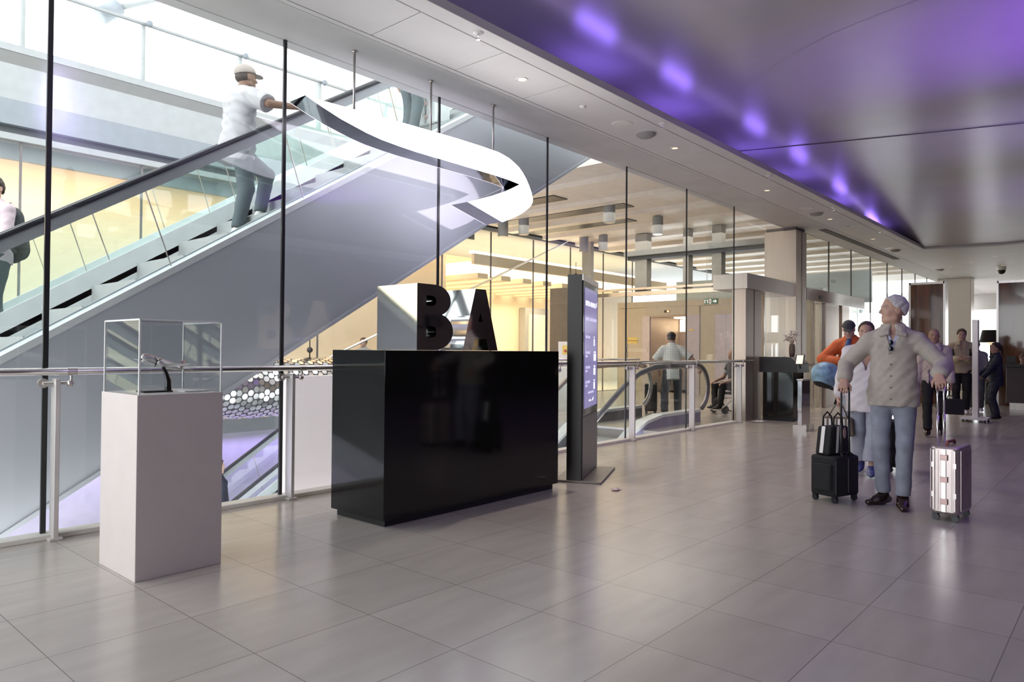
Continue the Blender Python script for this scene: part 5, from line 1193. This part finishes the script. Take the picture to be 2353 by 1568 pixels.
# ------------------------------------------------------------------ luggage
def rbox(mb, x0, x1, y0, y1, z0, z1, r, n=5):
    """upright box with rounded vertical corners"""
    pts = []
    for cx, cy, a in ((x1 - r, y1 - r, 0), (x0 + r, y1 - r, 90), (x0 + r, y0 + r, 180), (x1 - r, y0 + r, 270)):
        for k in range(n + 1):
            t = math.radians(a + 90 * k / n); pts.append((cx + r * math.cos(t), cy + r * math.sin(t)))
    return mb.prism(pts, 'z', z0, z1)
def suitcase(label, loc, rz, w, d, h, m, top_z, grip_m, rod_m, ribs=False, rod_w=0.06, rod_y=0.0, soft=False, group='wheeled cases in the hall'):
    r = thing('suitcase', label, 'suitcase', loc, rz, group); z0 = 0.055
    sh = rbox(MB(), -w / 2, w / 2, -d / 2, d / 2, z0, z0 + h, 0.045).build('shell', G[m], r, 'auto', bevel=0.02, world=False)
    if ribs:
        rb = MB()
        for q in (1, -1):
            for k in range(9): x = -w / 2 + 0.05 + (w - 0.1) * k / 8; rb.box(x - 0.007, x + 0.007, min(q * d / 2, q * (d / 2 + 0.004)), max(q * d / 2, q * (d / 2 + 0.004)), z0 + 0.03, z0 + h - 0.03)
            for k in (-0.072, -0.046, 0.046, 0.072): rb.box(min(q * w / 2, q * (w / 2 + 0.004)), max(q * w / 2, q * (w / 2 + 0.004)), k - 0.006, k + 0.006, z0 + 0.03, z0 + h - 0.03)
        rb.build('ribs', G[m], sh, world=False)
        MB().box(-w / 2 - 0.012, -w / 2, -0.014, 0.014, z0 + 0.02, z0 + h - 0.02).build('centre_frame', G['steel_bright'], sh, world=False)
        for z in (0.1, 0.27, 0.44): MB().box(-w / 2 - 0.02, -w / 2, -0.028, 0.022, z0 + z - 0.022, z0 + z + 0.022).build('latch', G['alu_pink'], sh, bevel=0.003, world=False)
        for q, z in ((1, 0.15), (-1, 0.38), (-1, 0.15), (1, 0.38)): MB().box(-w / 2 - 0.008, -w / 2, q * 0.075 - 0.01, q * 0.075 + 0.01, z0 + z - 0.02, z0 + z + 0.02).build('corner_clasp', G['steel'], sh, world=False)
        MB().tube([(-0.10, 0, z0 + h), (-0.085, 0, z0 + h + 0.028), (0.085, 0, z0 + h + 0.028), (0.10, 0, z0 + h)], 0.011).build('carry_handle', G['leather_red'], sh, True, world=False)
    if soft:
        rbox(MB(), -w / 2 - 0.028, -w / 2 + 0.03, -d / 2 + 0.03, d / 2 - 0.03, z0 + 0.05, z0 + h * 0.82, 0.025).build('front_pocket', G['black_cloth'], sh, bevel=0.01, world=False)
        MB().tube([(-0.08, -d / 2 - 0.002, z0 + h), (-0.06, -d / 2 + 0.03, z0 + h + 0.03), (0.06, -d / 2 + 0.03, z0 + h + 0.03), (0.08, -d / 2, z0 + h)], 0.01).build('carry_handle', G['black_cloth'], sh, True, world=False)
        MB().tube([(-w / 2 + 0.005, -d / 2 - 0.001, z0 + 0.03), (-w / 2 + 0.005, -d / 2 - 0.001, z0 + h - 0.03)], 0.005).tube([(0, -d / 2 - 0.002, z0 + 0.03), (0, -d / 2 - 0.002, z0 + h - 0.02)], 0.005).build('piping', G['rubber'], sh, world=False)
    for x in (-1, 1):
        for y in (-1, 1):
            X, Y = x * (w / 2 - 0.04), y * (d / 2 - 0.035)
            wh = MB().cyl((X - 0.012, Y, 0.026), (X + 0.012, Y, 0.026), 0.026, 16).build('wheel', G['rubber'], r, 'auto', world=False)
            MB().box(X - 0.02, X + 0.02, Y - 0.018, Y + 0.018, 0.04, 0.062).build('fork', G['black_plastic'], wh, world=False)
    hd = MB()
    for q in (1, -1): hd.cyl((rod_w * q, rod_y, z0 + h - 0.01), (rod_w * q, rod_y, z0 + h + (top_z - z0 - h) * 0.5), 0.011).cyl((rod_w * q, rod_y, z0 + h + (top_z - z0 - h) * 0.5), (rod_w * q, rod_y, top_z), 0.0085)
    tr_ = hd.build('trolley_rods', G[rod_m], r, True, world=False)
    MB().tube([(-rod_w - 0.016, rod_y, top_z - 0.012), (-rod_w * 0.9, rod_y, top_z + 0.004), (rod_w * 0.9, rod_y, top_z + 0.004), (rod_w + 0.016, rod_y, top_z - 0.012)], 0.0145, 12).build('grip', G[grip_m], tr_, True, world=False)
    return r
suitcase('silver ribbed metal cabin case under the left hand of the grey haired man', (6.54, 1.10, 0), D(-5), 0.37, 0.205, 0.525, 'silver_case', 1.045, 'steel', 'steel_bright', ribs=True, rod_w=0.085, rod_y=0.07)
suitcase('low black cabin case pulled by the right hand of the grey haired man', (6.62, 2.00, 0), D(-18), 0.35, 0.26, 0.345, 'black_cloth', 0.985, 'black_plastic', 'black_plastic', rod_w=0.055, rod_y=-0.10, soft=True)
suitcase('dark case stretched out behind the walking woman in white', (8.75, 1.98, 0), D(15), 0.36, 0.22, 0.5, 'black_cloth', 0.95, 'black_plastic', 'steel', soft=True)
suitcase('black case rolling beside the man in the checked shirt', (13.17, 7.66, 0), D(30), 0.40, 0.25, 0.56, 'black_cloth', 0.92, 'black_plastic', 'steel_bright', soft=True)
suitcase('pale ribbed case standing on the upper escalator near the soffit', (6.21, 6.83, 4.132), 0, 0.26, 0.38, 0.5, 'white_gloss', 0.95, 'steel', 'steel', ribs=True)

tt = thing('tote_bag', 'black tote bag with a white strap standing on the low black cabin case', 'bag', (6.63, 2.02, 0.402), D(-18))
MB().prism([(-0.15, 0.0), (0.15, 0.0), (0.135, 0.25), (-0.11, 0.25)], 'y', -0.065, 0.075).build('body', G['black_cloth'], tt, bevel=0.02, world=False)
MB().prism([(-0.154, 0.02), (-0.151, 0.02), (-0.115, 0.25), (-0.118, 0.25)], 'y', -0.01, 0.025).prism([(-0.05, 0.02), (-0.02, 0.02), (-0.005, 0.25), (-0.035, 0.25)], 'y', -0.0685, -0.066).build('white_strap', G['paper_white'], tt, world=False)
MB().ball((0.07, -0.068, 0.19), (0.022, 0.006, 0.05)).build('charm', G['alu_pink'], tt, True, world=False)
for y in (-0.05, 0.055): MB().tube([(-0.06 + 0.0, y, 0.24), (-0.055, y, 0.33), (0.0, y, 0.37), (0.055, y, 0.33), (0.07, y, 0.24)], 0.007).build('handle', G['black_cloth'], tt, True, world=False)
hb = thing('handbag', 'brown and cream striped handbag held by the woman in white', 'bag', (8.18, 2.44, 0.40), D(10))
MB().prism([(-0.17, 0.0), (0.17, 0.0), (0.145, 0.2), (-0.145, 0.2)], 'x', -0.07, 0.07).build('body', G['vase_brown'], hb, bevel=0.02, world=False)
sb_ = MB()
for y in (-0.12, -0.075, -0.03, 0.015, 0.06, 0.105): sb_.box(-0.0725, -0.07, y, y + 0.022, 0.015, 0.185)
sb_.build('cream_stripes', G['paper_white'], hb, world=False)
MB().tube([(0, -0.1, 0.19), (0, -0.05, 0.32), (0, 0.02, 0.34), (0, 0.1, 0.19)], 0.007).build('strap', G['vase_brown'], hb, True, world=False)
db = thing('duffel_bag', 'large blue duffel bag slung in front of the man in the orange coat', 'bag', (11.12, 3.31, 0.90), D(148))
db.rotation_euler = (0, -0.38, D(148))
Fd = Field((-0.45, -0.3, -0.35), (0.45, 0.3, 0.35), 0.012)
Fd.cone((-0.24, 0, 0.03), 0.165, (0.26, 0, -0.02), 0.19, 0.03); Fd.wrinkle(0.006, 38)
mat('duffel_blue', (0.24, 0.42, 0.56), 0.5, var=0.45, vs=9); mat('duffel_navy', (0.03, 0.06, 0.12), 0.5); mat('strap_blue', (0.07, 0.14, 0.28), 0.6)
Fd.build('body', [G['duffel_blue'], G['duffel_navy'], G['black_cloth']], db, [(lambda c: c[:, 0] < -0.10, 1), (lambda c: c[:, 2] < -0.165, 2)])
MB().tube([(11.23, 3.26, 1.06), (11.17, 3.25, 1.18), (11.16, 3.22, 1.32), (11.22, 3.20, 1.47), (11.36, 3.20, 1.56), (11.5, 3.22, 1.55)], 0.034, 8, ((1, 0.2, -0.3), 0.25)).build('shoulder_strap', G['strap_blue'], db, True)
MB().box(-0.12, -0.08, -0.03, -0.02, -0.36, -0.15).build('loose_strap', G['black_cloth'], db, world=False)
def rucksack(label, loc, rz, m, s=1.0):
    r = thing('rucksack', label, 'rucksack', loc, rz); F = Field((-0.3, -0.25, -0.35), (0.3, 0.35, 0.4), 0.012)
    F.cone((0, 0, -0.14), 0.16 * s, (0, 0.02, 0.14), 0.14 * s, 0.04, ((0, 1, 0), 0.6)); F.cone((0, -0.085, -0.15), 0.11 * s, (0, -0.075, -0.02), 0.1 * s, 0.02, ((0, 1, 0), 0.5))
    F.build('body', G[m], r)
    MB().tube([(-0.03, 0.06, 0.26), (-0.025, 0.05, 0.31), (0.025, 0.05, 0.31), (0.03, 0.06, 0.26)], 0.006).build('grab_handle', G[m], r, True, world=False)
    for q in (1, -1): MB().tube([(0.13 * q, 0.09, 0.20), (0.15 * q, 0.17, 0.235), (0.15 * q, 0.30, 0.17), (0.16 * q, 0.33, 0.02), (0.17 * q, 0.27, -0.12), (0.14 * q, 0.09, -0.2)], 0.026, 8, ((0, 1, 0.2), 0.45)).build('strap', G[m], r, True, world=False)
    return r
a = D(205); rucksack('dark rucksack on the back of the man in the pink shirt', (1.90 - 0.20 * math.cos(a), 8.55 - 0.20 * math.sin(a), 1.282 + 1.17), a - PI / 2, 'trouser_charcoal')
a = D(190); rucksack('black rucksack worn by the young man in the khaki shirt', (18.1 - 0.22 * math.cos(a), 2.84 - 0.22 * math.sin(a), 1.25), a - PI / 2, 'black_cloth')
bb = thing('briefcase', 'black bag in the left hand of the man in the oat blazer', 'bag', (12.78, 2.14, 0.36), D(10))
MB().prism([(-0.17, 0), (0.17, 0), (0.16, 0.24), (-0.16, 0.24)], 'x', -0.05, 0.05).build('body', G['black_cloth'], bb, bevel=0.015, world=False); MB().tube([(0, -0.06, 0.24), (0, -0.05, 0.285), (0, 0.05, 0.285), (0, 0.06, 0.24)], 0.008).build('handle', G['black_cloth'], bb, True, world=False)
# ------------------------------------------------------------------ light and camera
def light(kind, name, loc, energy, color=(1, 1, 1), size=0.3, size_y=None, rot=None, target=None, spot=None, blend=0.6):
    l = bpy.data.lights.new(name, kind); l.energy = energy; l.color = color
    if kind == 'AREA':
        l.size = size
        if size_y: l.shape = 'RECTANGLE'; l.size_y = size_y
    elif kind in ('SPOT', 'POINT'): l.shadow_soft_size = size
    if kind == 'SPOT': l.spot_size = math.radians(spot or 90); l.spot_blend = blend
    o = link(bpy.data.objects.new(name, l)); o.location = loc
    if target is not None: o.rotation_euler = (Vector(target) - Vector(loc)).to_track_quat('-Z', 'Y').to_euler()
    if rot: o.rotation_euler = rot
    return o
w = bpy.data.worlds.new('overcast_sky'); SC.world = w; w.use_nodes = True
bg = w.node_tree.nodes['Background']; bg.inputs[0].default_value = (0.95, 0.98, 1.0, 1); bg.inputs[1].default_value = 1.75
VI = (0.30, 0.17, 1.0)
for x in (6.7, 8.6, 11.2, 13.2, 15.6, 18.0):
    light('AREA', 'cove_lamp', (x, 4.62, 4.16), 1.2, VI, 0.75, 0.16, target=(x, 4.5, 4.6))
light('AREA', 'cove_lamp', (9, 4.62, 4.15), 4, (0.55, 0.40, 1.0), 23, 0.05, target=(9, 4.4, 4.6))
for i, (x, y, e, c) in enumerate(((8.9, 0.7, 3200, (0.36, 0.10, 1.0)), (4.6, 2.2, 1500, (0.60, 0.48, 1.0)), (12.5, 1.5, 1400, (0.5, 0.34, 1.0)), (17.0, 1.0, 1400, (0.48, 0.30, 1.0)))):
    light('SPOT', 'added_violet_uplighter', (x, -5.4, 2.15), e, c, 0.06, target=(x, -0.9, 4.6), spot=37, blend=1.0)  # added unseen spots for the violet wash, housings hide their glints
    pp = []; fl = thing('uplighter', 'unseen violet uplighter added on the dark wall, %s along it' % ['second', 'first', 'third', 'fourth'][i], 'uplighter', (x, -5.4, 1.9), 0, 'added uplighters on the dark wall')
    mb = MB(); mb.prism([(0.24 * math.cos(t) , 0.24 * math.sin(t)) for t in np.linspace(0, 2 * PI, 24, endpoint=False)], 'z', -0.02, 0.0); mb.lathe([(0.24, 0), (0.24, 0.30), (0.225, 0.30), (0.225, 0)]); mb.f = mb.f[:-2]
    mb.box(-0.04, 0.04, -1.25, -0.2, -0.02, 0.03).build('housing', G['black_matt'], fl, world=False)
# warm wash across the void
light('AREA', 'wall_wash', (4.0, 13.7, 4.4), 75, (1, 0.62, 0.33), 18, 0.12, target=(4.0, 14.3, 2.6))
light('AREA', 'floor_wash', (5.0, 13.7, 0.1), 28, (1, 0.68, 0.36), 18, 0.12, target=(5.0, 14.35, 1.5))
light('AREA', 'corridor_lamp', (17.5, 15.4, 3.0), 90, (1, 0.8, 0.55), 7, 3, target=(17.5, 15.4, 0))
light('AREA', 'lobby_lamp', (15.5, 9.5, 4.4), 75, (1, 0.9, 0.78), 7, 4, target=(15.5, 9.5, 0))
light('AREA', 'lobby_lamp', (27, 9.5, 4.4), 70, (1, 0.88, 0.74), 8, 4, target=(27, 9.5, 0))  # unseen lamp added to warm the ceiling deeper in the lobby
light('AREA', 'violet_wall_wash', (4.0, 12.7, -0.45), 35, (0.55, 0.42, 1.0), 16, 0.15, target=(4.0, 13.0, -2.2))
light('AREA', 'lower_lamp', (4, 9.5, -1.2), 35, (0.85, 0.82, 1.0), 8, 3, target=(4, 9.6, -5))
for x, y in ((5.34, 4.58), (8.46, 4.58), (11.66, 4.6), (14.97, 4.62), (18.2, 4.65)):
    light('SPOT', 'downlight_lamp', (x, y, 3.96), 70, (1, 0.88, 0.76), 0.05, target=(x, y, 0), spot=110, blend=1.0)
cd = bpy.data.cameras.new('camera'); cam = link(bpy.data.objects.new('camera', cd)); SC.camera = cam
cd.sensor_fit = 'HORIZONTAL'; cd.sensor_width = 36; cd.lens = 36 * 1631.6 / 2353; cd.clip_start = 0.05; cd.clip_end = 200
yaw, pit, rol = (math.radians(a) for a in (41.268, 0.7608, 0.428))
f = Vector((math.cos(pit) * math.cos(yaw), math.cos(pit) * math.sin(yaw), math.sin(pit))); r_ = Vector((math.sin(yaw), -math.cos(yaw), 0)); u_ = r_.cross(f)
r2 = r_ * math.cos(rol) + u_ * math.sin(rol); u2 = -r_ * math.sin(rol) + u_ * math.cos(rol)
cam.matrix_world = Matrix((( r2.x, u2.x, -f.x, 0), (r2.y, u2.y, -f.y, 0), (r2.z, u2.z, -f.z, 1.30), (0, 0, 0, 1)))
vs2 = SC.view_settings; vs2.view_transform = 'Standard'; vs2.look = 'None'; vs2.exposure = 1.3; vs2.gamma = 1.0; vs2.use_curve_mapping = False
cy_ = SC.cycles
cy_.max_bounces = 8; cy_.diffuse_bounces = 3; cy_.glossy_bounces = 4; cy_.transmission_bounces = 4; cy_.transparent_max_bounces = 24; cy_.caustics_reflective = False; cy_.caustics_refractive = False; cy_.sample_clamp_indirect = 4.0
